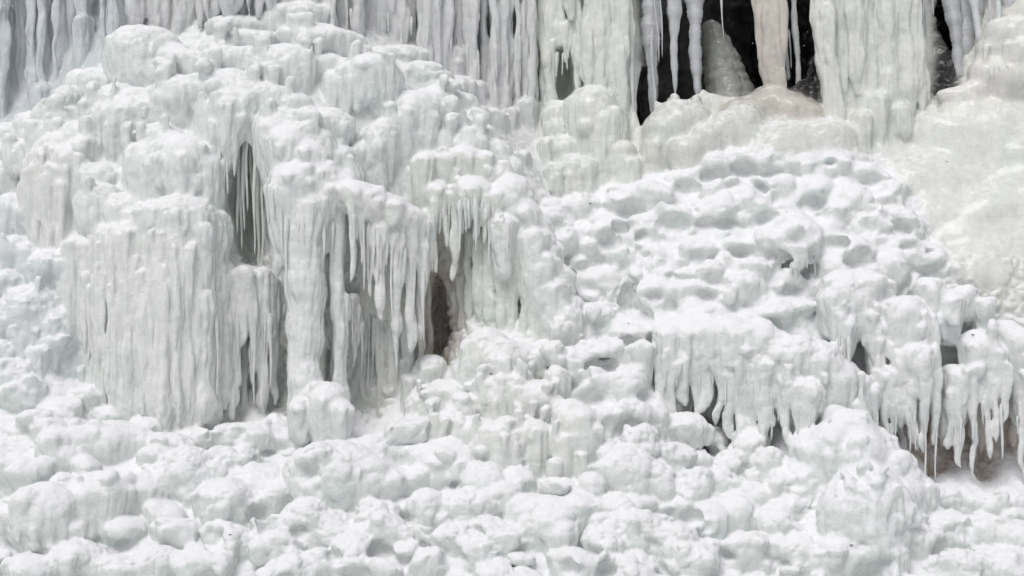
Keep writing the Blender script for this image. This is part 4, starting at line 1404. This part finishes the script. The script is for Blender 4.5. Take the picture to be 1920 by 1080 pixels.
M_ROCK = plain('wet_rock', (.10, .10, .10))
grid_struct('icy_cliff', np.arange(-40, -10.9, .5), np.arange(-8, 18, .5), wing, M_SNOWG)
grid_struct('icy_cliff', np.arange(10.9, 40, .5), np.arange(-8, 18, .5), wing, M_SNOWG)
grid_struct('icy_cliff', np.arange(-11.4, 11.5, .4), np.arange(6.6, 18, .4), wing, M_SNOWG)
grid_struct('snow_slope_foot', np.arange(-11.4, 11.5, .4), np.arange(-8.4, -5.7, .3), lambda x, z: wing(x, -5.95) + (z + 5.95) * 1.2 if z < -5.95 else wing(x, z), M_SNOWG)
gme = bpy.data.meshes.new('ground')
gme.from_pydata([(-900, -1200, -8), (900, -1200, -8), (900, 3, -8), (-900, 3, -8)], [], [(0, 1, 2, 3)])
gme.materials.append(M_SNOWG)
go = bpy.data.objects.new('ground', gme)
go['kind'] = 'structure'
COL.objects.link(go)

# ------------------------------------------------------------------ specks of bark blown onto the snow
M_BARK = plain('bark', (.06, .045, .035))
SPECKS = ((1775, 303, 'the smooth cream coloured ice sheet'), (1178, 606, 'the pitted snow mound above the greenish icicle overhang'),
          (1107, 382, 'the pitted snow mound close to the tall greenish column'), (752, 855, 'the snow just below the translucent ice wedge'),
          (1596, 1022, 'the snow in front of the big smooth snow boulder'), (1302, 428, 'the middle of the pitted snow mound'),
          (1824, 628, 'top of the jagged white overhang'), (432, 1003, 'a shelf of the front slope below the widest curtain'))
for k, (u, v, where) in enumerate(SPECKS):
    y = surf(u, v) - 0.01
    rr = np.random.default_rng(60 + k)
    vs = np.array([(-.04, 0, 0), (.04, .005, .006), (.01, .02, -.006), (0, .004, .016), (-.012, -.014, -.008), (.02, -.012, .004)]) * rr.uniform(.5, 1.0) + rr.normal(0, .004, (6, 3))
    a = rr.uniform(-.7, .7)
    vs = np.stack([vs[:, 0] * math.cos(a) - vs[:, 2] * math.sin(a), vs[:, 1], vs[:, 0] * math.sin(a) + vs[:, 2] * math.cos(a)], 1)
    bme = bpy.data.meshes.new('bark_speck')
    bme.from_pydata(vs.tolist(), [], [(0, 3, 2), (3, 1, 2), (0, 4, 3), (4, 5, 3), (5, 1, 3), (0, 2, 4), (2, 5, 4), (2, 1, 5)])
    bme.materials.append(M_BARK)
    bo = bpy.data.objects.new('bark_speck', bme)
    bo.location = (X_(u, y), y, Z_(v, y))
    bo['label'] = 'tiny dark bark speck on ' + where
    bo['category'] = 'bark'
    bo['group'] = 'bark specks on the snow'
    COL.objects.link(bo)

# ------------------------------------------------------------------ a few flakes in the air
rs = np.random.default_rng(12)
ov = np.array([(1, 0, 0), (-1, 0, 0), (0, 1, 0), (0, -1, 0), (0, 0, 1), (0, 0, -1)], float)
of = np.array([(0, 2, 4), (2, 1, 4), (1, 3, 4), (3, 0, 4), (2, 0, 5), (1, 2, 5), (3, 1, 5), (0, 3, 5)])
fv, ff = [], []
for k in range(700):
    c = np.array((rs.uniform(-9, 10.5), rs.uniform(-3.5, 2.6), rs.uniform(-4.5, 6.0)))
    if c[1] > base_at(c[0], c[2]) - 0.5:
        c[1] = base_at(c[0], c[2]) - 0.5 - rs.uniform(0, 1.5)
    fv.append(c + ov * rs.uniform(.005, .011) * rs.uniform(.6, 1.2, (1, 3)))
    ff.append(of + 6 * k)
fme = bpy.data.meshes.new('falling_snow')
fme.from_pydata(np.concatenate(fv).tolist(), [], np.concatenate(ff).tolist())
fme.materials.append(M_SNOWG)
fo = bpy.data.objects.new('falling_snow', fme)
fo['kind'] = 'stuff'
fo['label'] = 'tiny white snowflakes drifting in front of the ice'
fo['category'] = 'snowflakes'
COL.objects.link(fo)

print('objects', len(bpy.data.objects))
